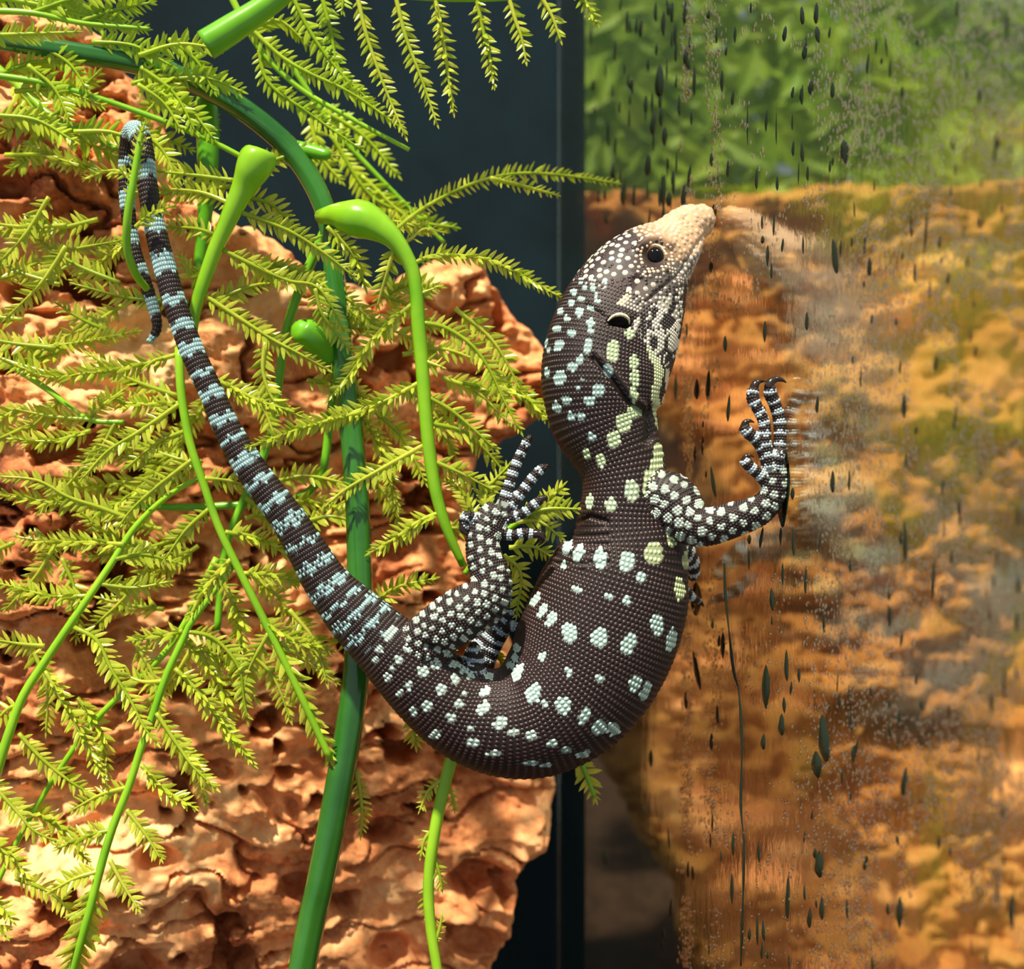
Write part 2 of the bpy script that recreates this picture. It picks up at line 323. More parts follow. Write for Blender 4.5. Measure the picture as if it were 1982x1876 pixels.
LIMBS = {
 'arm': [(1262, 962, 18.2, 50, .9), (1300, 968, 18.05, 52, .85), (1333, 1010, 17.92, 44, .9), (1368, 1020, 17.82, 37, .9), (1420, 1006, 17.70, 34, .9), (1465, 990, 17.58, 30, .9), (1492, 966, 17.50, 25, .9), (1499, 930, 17.46, 24, .85), (1499, 893, 17.44, 21, .8)],
 'f_a': [(1492, 905, 17.40, 13, 1), (1482, 860, 17.38, 11.5, 1), (1480, 822, 17.38, 11, 1), (1469, 795, 17.38, 11, 1), (1457, 772, 17.38, 12, 1), (1458, 752, 17.40, 11, 1)],
 'f_b': [(1503, 905, 17.44, 14, 1), (1509, 860, 17.48, 12, 1), (1509, 815, 17.50, 12, 1), (1500, 783, 17.48, 12, 1), (1491, 762, 17.45, 12.5, 1), (1491, 747, 17.43, 11, 1)],
 'f_c': [(1490, 908, 17.44, 13, 1), (1477, 872, 17.42, 12, 1), (1462, 850, 17.40, 11, 1), (1446, 836, 17.38, 12, 1), (1438, 823, 17.37, 10, 1)],
 'f_d': [(1488, 938, 17.46, 13, 1), (1468, 918, 17.42, 11, 1), (1450, 902, 17.38, 11, 1), (1439, 889, 17.36, 10, 1)],
 'f_e': [(1503, 905, 17.40, 13, 1), (1508, 885, 17.34, 10, 1), (1514, 872, 17.34, 8, 1)],
 'leg': [(800, 1268, 18.0, 48, .9), (842, 1226, 17.86, 50, .9), (893, 1190, 17.78, 52, .9), (938, 1162, 17.74, 47, .9), (951, 1125, 17.76, 40, .9), (938, 1080, 17.82, 35, .9), (934, 1045, 17.88, 32, .85), (948, 1012, 17.92, 33, .7), (968, 990, 17.95, 28, .6)],
 't_a': [(964, 1000, 17.94, 15, 1), (982, 950, 17.96, 11, 1), (997, 903, 17.98, 10.5, 1), (1011, 872, 18.0, 9.5, 1), (1022, 850, 18.0, 9, 1)],
 't_b': [(976, 996, 17.94, 13, 1), (1003, 962, 17.94, 10.5, 1), (1027, 930, 17.95, 10, 1), (1043, 912, 17.95, 9.5, 1), (1055, 903, 17.95, 8, 1)],
 't_c': [(976, 1006, 17.93, 12, 1), (1008, 996, 17.91, 10, 1), (1030, 980, 17.90, 9.5, 1), (1049, 965, 17.90, 8.5, 1)],
 't_d': [(962, 1030, 17.93, 14, 1), (990, 1036, 17.89, 10, 1), (1015, 1032, 17.87, 10, 1), (1034, 1034, 17.87, 9, 1)],
 't_e': [(940, 1012, 17.92, 13, 1), (920, 1006, 17.86, 10, 1), (905, 998, 17.82, 10, 1), (896, 1008, 17.80, 9, 1), (901, 1024, 17.80, 7, 1)],
 'far_arm': [(1265, 1040, 18.9, 44, .9), (1310, 1062, 19.2, 30, .9), (1334, 1082, 19.45, 18, .9), (1342, 1104, 19.6, 13, 1), (1340, 1120, 19.7, 9, 1)],
 'far_toe': [(1305, 1120, 19.3, 16, 1), (1332, 1150, 19.5, 10, 1), (1352, 1164, 19.7, 7, 1)],
 'far_leg': [(905, 1330, 18.7, 40, .9), (935, 1262, 18.75, 30, .9), (965, 1215, 18.7, 24, .9), (985, 1190, 18.65, 18, .9), (984, 1160, 18.6, 11, 1)],
 'far_toe_b': [(970, 1215, 18.65, 13, 1), (992, 1212, 18.55, 10, 1), (1003, 1216, 18.55, 8, 1)],
 'spur': [(915, 1300, 18.1, 26, 1), (917, 1270, 18.05, 20, 1), (917, 1244, 18.0, 7, 1)],
}
def sample(rows, n):
    q = spline(rows, n); C = P0(q); return q, C, q[:, 3]*q[:, 2]/F, q[:, 4]
TUBES = {'spine': sample(SP, 620)}
for k, r in LIMBS.items(): TUBES[k] = sample(r, 120 if k in ('arm', 'leg') else 50)
parts = []
for k, (q, C, r, dr) in TUBES.items():
    v, f = tube(C, r, dr, 48 if k == 'spine' else 24)
    parts.append((v, f))
    # rounded ends
v, f = join(parts)
tmp = bpy.data.meshes.new('t'); tmp.from_pydata([tuple(p) for p in v], [], f)
to = bpy.data.objects.new('t', tmp); scn.collection.objects.link(to)
rm = to.modifiers.new('r', 'REMESH'); rm.mode = 'VOXEL'; rm.voxel_size = 0.024; rm.use_smooth_shade = True
sm = to.modifiers.new('s', 'SMOOTH'); sm.factor = 0.5; sm.iterations = 5
dg = bpy.context.evaluated_depsgraph_get(); em = bpy.data.meshes.new_from_object(to.evaluated_get(dg))
bpy.data.objects.remove(to)
nv = len(em.vertices); BV = np.empty(nv*3); em.vertices.foreach_get('co', BV); BV = BV.reshape(-1, 3)
BN = np.empty(nv*3); em.vertices.foreach_get('normal', BN); BN = BN.reshape(-1, 3)
bfaces = [tuple(p.vertices) for p in em.polygons]
# relief: mouth line, brow, eye socket, ear, skin folds
bp_ = PX(BV); view = BV-np.array((0, -CAMD, 0)); view /= np.linalg.norm(view, axis=1)[:, None]
front = np.clip(-(BN*view).sum(1)*2.5, 0, 1)
def z1(x, y): return (1000+x/3.473, 360+y/3.474)
def z2(x, y): return (1000+x/2.886, 850+y/2.886)
def z3(x, y): return (600+x/2.7596, 820+y/2.7588)
def seg_dist(p, line):
    d = np.full(len(p), 1e9)
    for a, b in zip(line[:-1], line[1:]):
        a = np.array(a, float); ab = np.array(b, float)-a; t = np.clip(((p-a)@ab)/(ab@ab+1e-9), 0, 1)
        d = np.minimum(d, np.linalg.norm(p-a-t[:, None]*ab, axis=1))
    return d
disp = np.zeros(nv)
def ridge(line, sig, amt):
    global disp
    disp += amt*np.exp(-(seg_dist(bp_, line)/sig)**2)
headZ = (BV[:, 1]+CAMD) < 19.6
ridge([z1(1312, 262), z1(1180, 440), z1(1080, 600), z1(960, 700), z1(880, 770)], 3.2, -0.035)
ridge([z1(1290, 330), z1(1190, 480), z1(1090, 640)], 9, 0.02)
ridge([z1(820, 420), z1(880, 370), z1(960, 355), z1(1020, 390)], 9, 0.075)
ridge([z1(780, 600), z1(900, 590), z1(1000, 560)], 9, 0.03)
ridge([z1(925, 470), z1(925, 471)], 17, -0.07)
ridge([z1(645, 905), z1(740, 925)], 8, -0.13)
ridge([z1(610, 890), z1(680, 868), z1(755, 885)], 6, 0.05)
ridge([z1(1130, 210), z1(1131, 212)], 5, -0.03)
ridge([z1(520, 1160), z1(650, 1310), z1(740, 1440), z1(870, 1530)], 6, -0.06)
ridge([z1(560, 1150), z1(680, 1290), z1(770, 1420), z1(880, 1500)], 7, 0.05)
ridge([z1(900, 1500), z1(890, 1700)], 9, -0.10)
ridge([z1(470, 800), z1(620, 900)], 5, -0.03)
ridge([z2(310, 480), z2(400, 425), z2(500, 460)], 5, -0.06)
ridge([z3(620, 1190), z3(760, 1230), z3(900, 1290)], 9, -0.06)
disp += 0.010*np.sin(bp_[:, 1]*0.35)*((bp_[:, 1] > 1000) & (bp_[:, 1] < 1100) & (bp_[:, 0] < 1180) & (bp_[:, 0] > 1060))
BV = BV+BN*(disp*front)[:, None]

# ---- colours by place on the animal
BROWN = lin((43, 27, 26)); DARK = lin((26, 17, 16)); MINT = lin((190, 222, 212)); YEL = lin((216, 228, 168)); CREAM = lin((222, 212, 180)); BLUE = lin((158, 196, 198)); WHITE = lin((205, 205, 196))
spots = []   # px, py, rx, ry, rot, colour
def addspots(zf, sc, rows, c):
    for r in rows:
        x, y = zf(r[0], r[1]); spots.append((x, y, r[2]/sc, r[3]/sc, math.radians(r[4]) if len(r) > 4 else 0.0, c))
addspots(z2, 2.886, [(470, 120, 28, 40), (540, 12, 36, 40), (410, 350, 24, 42), (525, 365, 36, 44), (645, 290, 44, 62)], lin((205, 228, 190)))
addspots(z2, 2.886, [(790, 80, 32, 60), (785, 150, 40, 60), (760, 210, 56, 55), (740, 275, 40, 45), (768, 640, 57, 64), (870, 550, 30, 55), (945, 680, 22, 52), (910, 840, 32, 64)], lin((214, 232, 176)))
addspots(z2, 2.886, [(285, 600, 26, 50, 25), (345, 635, 28, 52, 20), (468, 665, 38, 64), (615, 685, 44, 60), (262, 705, 17, 22), (692, 770, 27, 30), (337, 840, 24, 30), (517, 882, 22, 22), (617, 900, 24, 30),
   (100, 900, 20, 45, 35), (145, 955, 24, 48, 30), (195, 1000, 30, 48, 20), (295, 1085, 44, 64), (463, 1112, 47, 60), (627, 1142, 42, 68, 20), (788, 1038, 37, 66), (865, 1120, 28, 68, 10), (142, 1212, 20, 27), (292, 1300, 21, 26), (468, 1335, 27, 27),
   (15, 1295, 26, 46, 25), (95, 1425, 42, 56, 20), (157, 1475, 20, 24), (258, 1490, 42, 52, 15), (378, 1545, 32, 54, 25), (462, 1612, 40, 50, 30), (540, 1620, 36, 36), (663, 1362, 34, 54, 20), (720, 1405, 26, 62, 18)], MINT)
addspots(z2, 2.886, [(85, 1660, 38, 26), (195, 1702, 34, 24), (280, 1738, 32, 20), (375, 1760, 44, 20, -25), (80, 1810, 52, 15), (165, 1822, 32, 12)], lin((170, 200, 195)))
addspots(z3, 2.7596, [(530, 1200, 30, 30), (475, 1258, 25, 25), (605, 1325, 30, 30), (670, 1285, 34, 28), (775, 1285, 27, 22), (365, 1205, 24, 26), (285, 1100, 30, 22), (415, 1130, 30, 30), (440, 1100, 24, 20), (350, 1262, 22, 18),
   (438, 1305, 18, 22), (415, 1358, 20, 22), (525, 1398, 24, 28), (480, 1440, 20, 22), (700, 1420, 32, 30), (775, 1368, 24, 30), (828, 1442, 16, 16), (860, 1345, 22, 26), (825, 1318, 27, 22), (555, 1538, 20, 32), (625, 1508, 30, 30),
   (750, 1572, 28, 30), (795, 1500, 30, 24), (925, 1520, 30, 42, 40), (935, 1430, 26, 36, 40), (855, 1625, 26, 16), (1015, 1598, 34, 40, 25), (670, 1660, 36, 24, -30), (868, 1702, 38, 28), (985, 1762, 47, 17), (1085, 1650, 34, 22), (1187, 1668, 36, 24),
   (1290, 1710, 32, 22), (960, 1350, 26, 22), (1110, 1330, 28, 48, 25), (1070, 1290, 22, 20), (1095, 1250, 22, 24), (1105, 1200, 20, 26), (720, 1235, 40, 14), (645, 1222, 28, 16), (265, 1150, 26, 22), (245, 1210, 28, 22), (155, 1050, 22, 24), (140, 1110, 28, 26), (75, 1000, 20, 24), (900, 1310, 30, 14)], lin((200, 226, 214)))
addspots(z1, 3.473, [(295, 845, 22, 27), (335, 890, 24, 22), (420, 850, 24, 40), (365, 785, 24, 27), (430, 760, 22, 22), (385, 715, 24, 24), (455, 685, 18, 22), (515, 690, 18, 26), (550, 750, 28, 34), (605, 685, 28, 28), (590, 615, 20, 20), (575, 570, 22, 22),
   (655, 475, 34, 18), (670, 520, 24, 36), (690, 590, 34, 22, -40), (735, 555, 36, 20, -30), (510, 630, 20, 22), (430, 640, 20, 22), (270, 960, 30, 24), (370, 985, 34, 30), (495, 920, 28, 32), (500, 970, 22, 22), (195, 1050, 16, 36), (215, 1100, 16, 26), (285, 1070, 34, 44, 30),
   (480, 1080, 28, 55, 10), (425, 1170, 27, 30), (375, 1215, 36, 34), (205, 1255, 20, 34), (290, 1295, 44, 50), (440, 1300, 15, 15), (410, 1360, 17, 17), (330, 1440, 36, 30), (370, 1550, 32, 30), (430, 1550, 30, 32), (505, 1690, 30, 28), (270, 1490, 25, 45, -30), (485, 1445, 40, 34), (550, 1370, 44, 48), (615, 1240, 32, 52, -20), (500, 820, 20, 30, -40)], lin((186, 220, 214)))
addspots(z1, 3.473, [(650, 1110, 42, 78), (650, 1700, 44, 62), (720, 1590, 52, 72), (760, 990, 37, 42), (790, 1520, 56, 42, 20), (565, 1840, 37, 42), (470, 1800, 24, 45, -25), (790, 1180, 30, 60), (795, 1290, 32, 60), (785, 1400, 30, 60)], lin((206, 228, 178)))
lines = [([z1(905, 1100), z1(960, 1250), z1(930, 1420), z1(965, 1620)], 28/3.47, lin((215, 226, 178))), ([z1(1000, 1420), z1(985, 1480)], 20/3.47, CREAM), ([z1(830, 960), z1(930, 1010), z1(1030, 1060)], 26/3.47, WHITE),
         ([z1(1010, 1100), z1(1010, 1400)], 12/3.47, CREAM)]
stripe = [z1(810, 640), z1(740, 740), z1(650, 850), z1(610, 890)]
temporal = np.array([z1(840, 575), z1(640, 640), z1(520, 760), z1(540, 860), z1(600, 900), z1(720, 760), z1(840, 630)])
throat = np.array([z1(870, 800), z1(980, 740), z1(1120, 660), z1(1120, 1160), z1(1010, 1230), z1(890, 1080), z1(760, 960)])
cheek = np.array([z1(840, 620), z1(1060, 520), z1(1230, 450), z1(1130, 680), z1(980, 760), z1(820, 920), z1(680, 860)])
def spotmask(p, jit):
    c = np.zeros((len(p), 3)); m = np.zeros(len(p), bool)
    for x, y, rx, ry, ro, co in spots:
        dx = p[:, 0]-x; dy = p[:, 1]-y; ca, sa = math.cos(ro), math.sin(ro)
        u = (dx*ca+dy*sa)/rx; w_ = (-dx*sa+dy*ca)/ry
        k = u*u+w_*w_ < (0.98+jit)**2; c[k] = co; m |= k
    for ln, wd, co in lines:
        k = seg_dist(p, ln) < wd*(1+jit); c[k] = co; m |= k
    return m, c
def colour(p, kind, s, rnd, q=None):
    """p pixels, kind tube name, s pixel length along the tube, rnd uniform random per sample"""
    n = len(p); c = BROWN[None]*(0.75+0.5*rnd[:, None])
    jit = (rnd-0.5)*0.25
    if kind == 'spine':
        m, sc = spotmask(p, jit); c = np.where(m[:, None], sc*(0.66+0.2*rnd[:, None]), c)
        # tail bands
        tail = s > TAIL0
        st = s-TAIL0+4*np.sin(p[:, 0]*0.21)+5*(rnd-0.5)
        per = np.interp(st, [0, 400, 1100], [36, 44, 58]); ph = np.interp(st, BANDX, BANDP)
        band = (np.abs((ph % 1.0)-0.5) < 0.19+0.06*np.sin(np.floor(ph)*2.3)) & tail
        gapn = (np.sin(p[:, 0]*0.9+np.floor(ph)*7) > 0.75) & (st < 330)
        c = np.where((band & ~gapn)[:, None], BLUE*(0.72+0.25*rnd[:, None]), np.where(tail[:, None], BROWN*(0.55+0.5*rnd[:, None]), c))
        # head
        d = (p[:, 0]-1375)*-0.70+(p[:, 1]-412)*0.714; l = (p[:, 0]-1375)*-0.714+(p[:, 1]-412)*-0.70
        head = (s < HEAD1)
        crown = head & (d > 70) & (l > -18)
        pale = rnd < np.interp(d, [70, 130, 230, 300], [0.8, 0.75, 0.45, 0.0])
        c = np.where((crown & pale)[:, None], lin((206, 206, 186))*(0.72+0.3*rnd[:, None]), c)
        k = head & inside(p[:, 0], p[:, 1], cheek); c = np.where(k[:, None], np.where((rnd < 0.42)[:, None], lin((48, 40, 40)), lin((172, 164, 152))), c)
        k = (s < HEAD1+220) & inside(p[:, 0], p[:, 1], throat)
        st_ = fbm(p[:, 0]*0.10+p[:, 1]*0.03, p[:, 1]*0.045, 3, 9) > 0.56
        c = np.where(k[:, None], np.where((st_ | (rnd > 0.9))[:, None], lin((44, 36, 36)), lin((206, 200, 184))), c)
        k = head & inside(p[:, 0], p[:, 1], temporal); c = np.where(k[:, None], lin((58, 40, 38)), c)
        k = head & (seg_dist(p, stripe) < 6.5); c = np.where(k[:, None], CREAM, c)
        sn = np.clip((150-d)/70, 0, 1)*head; tan_ = lin((210, 180, 150))
        lips = np.clip((-l-22)/10, 0, 1)
        tan_ = tan_[None]*(1-lips[:, None])+lin((190, 182, 172))[None]*lips[:, None]
        tan_ = tan_*(0.66+0.22*rnd[:, None]); use = rnd < sn
        c = np.where(use[:, None], tan_, c)
        k = head & (np.hypot(p[:, 0]-1326, p[:, 1]-422) < 8); c = np.where(k[:, None], lin((206, 140, 110)), c)
        e = np.hypot(p[:, 0]-1266, p[:, 1]-496); k = head & (e < 36) & (e > 22); c = np.where(k[:, None], np.where((rnd > 0.62)[:, None], lin((60, 40, 36)), lin((206, 178, 150))), c)
        e = np.hypot((p[:, 0]-1199)/1.0, (p[:, 1]-624)*1.9); k = head & (e < 20); c = np.where(k[:, None], lin((30, 18, 16)), c)
    elif kind in ('arm', 'leg'):
        sp = 24.0 if kind == 'arm' else 19.5; rr = 0.36 if kind == 'arm' else 0.33
        a, b = p[:, 0]*0.93+p[:, 1]*0.36, -p[:, 0]*0.36+p[:, 1]*0.93
        iy = np.floor(b/sp); a = a+(iy % 2)*sp*0.5; ix = np.floor(a/sp)
        h1 = np.modf(np.abs(np.sin(ix*12.9+iy*78.2)*43758.5))[0]; h2 = np.modf(np.abs(np.sin(ix*39.3+iy*11.1)*24634.6))[0]
        dx = a/sp-ix-0.5-(h1-0.5)*0.28; dy = b/sp-iy-0.5-(h2-0.5)*0.28
        m = dx*dx+dy*dy < (rr*(0.8+0.35*h1)+jit*0.25)**2
        c = np.where(m[:, None], lin((204, 222, 206))*(0.68+0.2*rnd[:, None]), c*0.85)
    else:
        m = ((s+4*(rnd-0.5)) % 21.0 < 8.5)
        c = np.where(m[:, None], lin((186, 202, 210))*(0.85+0.2*rnd[:, None]), c*0.6)
    return c
q, C, r, dr = TUBES['spine']
sl = np.r_[0, np.cumsum(np.hypot(np.diff(q[:, 0]), np.diff(q[:, 1])))]
def s_at(x, y): return sl[np.argmin(np.hypot(q[:, 0]-x, q[:, 1]-y))]
TAIL0 = s_at(735, 1238); HEAD1 = s_at(1200, 622)
bandpx = [(716, 1208), (690, 1184), (664, 1160), (640, 1130), (614, 1092), (588, 1052), (560, 1010), (535, 968), (505, 930), (478, 890), (452, 850), (434, 812), (412, 762), (398, 722), (378, 676), (362, 628), (342, 585), (318, 510), (302, 440), (283, 330), (266, 252)]
BANDX = [s_at(x, y)-TAIL0 for x, y in bandpx]; BANDP = [i+0.5 for i in range(len(bandpx))]
BANDX = [BANDX[0]-300, BANDX[0]-36]+BANDX; BANDP = [-6.5, -0.5]+BANDP
BANDX += [BANDX[-1]+500]; BANDP += [BANDP[-1]+7]
# skin colour per vertex from the nearest tube
best = np.full(nv, 1e9); bk = np.zeros(nv, int); bs = np.zeros(nv); names = list(TUBES)
from mathutils import kdtree
for i, k in enumerate(names):
    q_, C_, r_, _ = TUBES[k]; kd = kdtree.KDTree(len(C_))
    for j, cc in enumerate(C_): kd.insert(cc, j)
    kd.balance(); slk = np.r_[0, np.cumsum(np.hypot(np.diff(q_[:, 0]), np.diff(q_[:, 1])))]
    lo = C_.min(0)-1.4*r_.max(); hi = C_.max(0)+1.4*r_.max()
    for vi in np.nonzero(((BV > lo) & (BV < hi)).all(1))[0]:
        _, j, dd = kd.find(BV[vi]); e = dd/r_[j]
        if e < best[vi]: best[vi] = e; bk[vi] = i; bs[vi] = slk[j]
skin = np.zeros((nv, 3)); bp_ = PX(BV); rv = np.full(nv, 0.5)
for i, k in enumerate(names):
    m = bk == i
    if m.any(): skin[m] = colour(bp_[m], k, bs[m], rv[m])
pale_ = skin.mean(1) > 0.2
d_ = (bp_[:, 0]-1375)*-0.70+(bp_[:, 1]-412)*0.714
snoutk = np.clip((135-d_)/55, 0, 1)*((bk == 0) & (bs < HEAD1))
skin = np.where(pale_[:, None], skin*0.5, np.minimum(skin*0.35, 0.05))
crk = (bk == 0) & (bs < HEAD1-20) & (d_ > 60) & ((bp_[:, 0]-1375)*-0.714+(bp_[:, 1]-412)*-0.70 > -40); skin[crk] = lin((40, 26, 25))
skin = skin*(1-snoutk[:, None])+lin((184, 150, 116))[None]*snoutk[:, None]
ck = (bk == 0) & (bs < HEAD1) & inside(bp_[:, 0], bp_[:, 1], cheek); skin[ck] = lin((84, 76, 72))
LZ = empty('monitor_lizard', (ORIG := BV[np.argmin(BV[:, 2])]))
tag(LZ, 'black spotted young monitor lizard with pale blue spots climbing the glass', 'lizard')
body = obj('body', BV, bfaces, M_skin, LZ, col=skin)
tag(body, 'dark brown skin body with limbs and banded tail')
bvh = BVHTree.FromPolygons([Vector(p) for p in BV], bfaces)

# ---- scales: small beads set in rings, each carrying the colour of its place
cent, nor, tan, sa, sb, cols = [], [], [], [], [], []
def inside_other(pt, me):
    for k in names:
        if k == me: continue
        q_, C_, r_, _ = TUBES[k]
        dd = np.linalg.norm(C_-pt, axis=1); j = np.argmin(dd/r_)
        if dd[j] < r_[j]*0.80: return True
    return False
NB = {k: (t[1].min(0)-t[2].max(), t[1].max(0)+t[2].max()) for k, t in TUBES.items()}
for k in names:
    q_, C_, r_, dr_ = TUBES[k]; T, S, D = frames(C_)
    arc = np.r_[0, np.cumsum(np.linalg.norm(np.diff(C_, axis=0), axis=1))]
    slk = np.r_[0, np.cumsum(np.hypot(np.diff(q_[:, 0]), np.diff(q_[:, 1])))]
    cand = []; row = 0; a = 0.02
    while a < arc[-1]:
        s = np.interp(a, arc, slk); rr = np.interp(a, arc, r_)
        if k == 'spine':
            if s < HEAD1-30: ds, dx = 0.038, 0.038
            elif s < TAIL0-30: ds = np.interp(s, [HEAD1-30, HEAD1+300, TAIL0-250, TAIL0-30], [0.050, 0.068, 0.068, 0.058]); dx = ds*0.86
            else: ds, dx = 0.062, 0.034
        elif k in ('arm', 'leg'): ds, dx = 0.040, 0.040
        else: ds, dx = 0.036, 0.038
        n = max(5, int(2*math.pi*rr*0.93/dx)); j = np.searchsorted(arc, a).clip(1, len(arc)-1)
        t = (a-arc[j-1])/(arc[j]-arc[j-1]); lerp = lambda A: A[j-1]*(1-t)+A[j]*t
        off = 0.5*(row % 2) if not (k == 'spine' and s > TAIL0) else 0
        th = (np.arange(n)+off)*2*math.pi/n
        Cc, Ss, Dd, Tt = lerp(C_), lerp(S), lerp(D), lerp(T); r0 = lerp(r_); d0 = lerp(dr_)
        pts = Cc+np.cos(th)[:, None]*Ss*r0+np.sin(th)[:, None]*Dd*r0*d0
        for p_ in pts: cand.append((p_, Tt, s, ds, dx))
        a += ds; row += 1
    others = [o_ for o_ in names if o_ != k]
    K = []
    for p_, Tt, s, ds, dx in cand:
        loc, nn, _, dist = bvh.find_nearest(Vector(p_))
        if dist > 0.16: continue
        skip = False
        for o_ in others:
            lo, hi = NB[o_]
            if (p_ > lo).all() and (p_ < hi).all():
                C2, r2 = TUBES[o_][1], TUBES[o_][2]; dd = np.linalg.norm(C2-p_, axis=1); j = np.argmin(dd/r2)
                if dd[j] < 0.84*r2[j]: skip = True; break
        if skip: continue
        K.append((np.array(loc), np.array(nn), Tt, s, ds, dx))
    if not K: continue
    cc = np.array([x[0] for x in K]); ss = np.array([x[3] for x in K]); rnd = rng.random(len(K)); pp = PX(cc)
    col = colour(pp, k, ss, rnd)
    if k == 'spine':   # head: irregular plates; keep a thinned random subset with larger size on crown and snout
        d = (pp[:, 0]-1375)*-0.70+(pp[:, 1]-412)*0.714; l = (pp[:, 0]-1375)*-0.714+(pp[:, 1]-412)*-0.70
    keepm = np.ones(len(K), bool); siz = np.ones(len(K))
    if k == 'spine':
        head = ss < HEAD1-30; brt = col.mean(1) > 0.25
        e = np.hypot(pp[:, 0]-1266, pp[:, 1]-496); fr_ = np.array([x[1] for x in K])[:, 1] < 0.2
        keepm &= ~(head & (e < 23) & fr_)
        ear = np.hypot(pp[:, 0]-1199, (pp[:, 1]-624)*1.9) < 19; keepm &= ~(ear & fr_)
        order = rng.permutation(np.nonzero(head)[0]); grid = {}
        order = sorted(order, key=lambda i: not (brt[i] and l[i] > -20))
        for i in order:
            if not keepm[i]: continue
            big = (l[i] > -20 and brt[i] and e[i] > 44); rad = 0.100 if big else 0.044; zs = 0.088 if big else 0.052
            if d[i] < 125 and e[i] > 40: rad = np.interp(d[i], [20, 125], [0.084, 0.062]); zs = rad*1.12
            if e[i] <= 40: rad = 0.050; zs = 0.054
            key = tuple((cc[i]/0.1).astype(int)); ok = True
            for ax in (-1, 0, 1):
                for ay in (-1, 0, 1):
                    for az in (-1, 0, 1):
                        for jj, rj in grid.get((key[0]+ax, key[1]+ay, key[2]+az), ()):
                            if np.linalg.norm(cc[i]-cc[jj]) < 0.5*(rad+rj): ok = False
            if ok: grid.setdefault(key, []).append((i, rad)); siz[i] = zs/0.038*(0.95+0.15*rng.random())
            else: keepm[i] = False
    for i in np.nonzero(keepm)[0]:
        loc, nn, Tt, s, ds, dx = K[i]
        cent.append(loc); nor.append(nn); tan.append(Tt); sa.append(ds*0.53*siz[i]); sb.append(dx*0.52*siz[i]); cols.append(col[i])
cent, nor, tan, sa, sb, cols = map(np.array, (cent, nor, tan, sa, sb, cols))
tan = tan-nor*(tan*nor).sum(1)[:, None]; tan /= np.linalg.norm(tan, axis=1)[:, None]+1e-9; bit = np.cross(nor, tan)
ang = np.arange(6)*math.pi/3
tpl = np.vstack((np.c_[np.cos(ang), np.sin(ang), np.full(6, -0.25)], np.c_[0.74*np.cos(ang), 0.74*np.sin(ang), np.full(6, 0.42)], [[0, 0, 0.66]]))
hgt = np.minimum(np.minimum(sa, sb), 0.022)*0.72
V = cent[:, None]+tan[:, None]*(tpl[None, :, 0, None]*sa[:, None, None])+bit[:, None]*(tpl[None, :, 1, None]*sb[:, None, None])+nor[:, None]*(tpl[None, :, 2, None]*hgt[:, None, None])
tf = [(i, (i+1) % 6, 6+(i+1) % 6, 6+i) for i in range(6)]+[(6+i, 6+(i+1) % 6, 12) for i in range(6)]
fs = []
for i in range(len(cent)):
    o_ = i*13; fs += [tuple(x+o_ for x in t) for t in tf]
sc_o = obj('scales', V.reshape(-1, 3), fs, M_scale, LZ, col=np.repeat(cols, 13, axis=0))
tag(sc_o, 'small beaded scales, dark brown with clusters of pale blue', None, None, 'stuff')
print('SCALES', len(cent), 'BODY', nv)

# ---- eye, ear, claws
def surf(x, y):
    o_ = Vector((0, -CAMD, 0)); d_ = Vector(P(x, y, 20))-o_; d_.normalize(); h = bvh.ray_cast(o_, d_); return np.array(h[0]), np.array(h[1])
def sphere(c, r, seg=28, rings=18, axis=None):
    ax = np.array((0, -1, 0.0)) if axis is None else axis/np.linalg.norm(axis)
    e1 = np.cross(ax, (0, 0, 1)); e1 /= np.linalg.norm(e1); e2 = np.cross(ax, e1); v, f, al = [], [], []
    for i in range(rings+1):
        ph = math.pi*i/rings
        for j in range(seg):
            t = 2*math.pi*j/seg; v.append(c+r*(ax*math.cos(ph)+math.sin(ph)*(e1*math.cos(t)+e2*math.sin(t)))); al.append(ph)
    for i in range(rings):
        for j in range(seg): k = (j+1) % seg; f.append((i*seg+j, (i+1)*seg+j, (i+1)*seg+k, i*seg+k))
    return np.array(v), f, np.array(al)
ec, en = surf(1266, 496); eax = np.array((0.22, -1, 0.05)); eax /= np.linalg.norm(eax)
ex = P(1266, 496, ec[1]+CAMD); ecen = ex-eax*-0.0+np.array((0, 0.055, 0))
v, f, al = sphere(ecen, 0.150, 36, 24, eax)
ce = np.where((al < 1.0)[:, None], lin((10, 8, 8)), np.where((al < 1.25)[:, None], lin((116, 66, 34)), lin((200, 140, 96))))
eye = obj('eye', v, f, M_eye, LZ, origin=ecen, col=ce); tag(eye, 'glossy black eye with copper iris ring')
def ring(c, ax, R, r, sx=1.0, sy=1.0, n=40, m=10):
    ax = ax/np.linalg.norm(ax); e1 = np.cross(ax, (0, 0, 1)); e1 /= np.linalg.norm(e1); e2 = np.cross(ax, e1); v, f = [], []
    for i in range(n):
        t = 2*math.pi*i/n; d_ = e1*math.cos(t)*sx+e2*math.sin(t)*sy
        for j in range(m):
            p_ = 2*math.pi*j/m; v.append(c+d_*(R+r*math.cos(p_))+ax*r*0.8*math.sin(p_))
    for i in range(n):
        for j in range(m): f.append((i*m+j, ((i+1) % n)*m+j, ((i+1) % n)*m+(j+1) % m, i*m+(j+1) % m))
    return np.array(v), f
M_lid = plain('eyelid_skin', (216, 190, 160), 0.5, 0.4, 0.3, 1800, 0.4)
v, f = ring(ecen+eax*0.050, eax, 0.158, 0.020); lid = obj('eyelid', v, f, M_lid, LZ); tag(lid, 'pale tan eyelid ring')
v, f = ring(ecen+eax*0.015, eax, 0.190, 0.022); lid2 = obj('eyelid', v, f, M_lid, LZ)
ea, _ = surf(1199, 624)
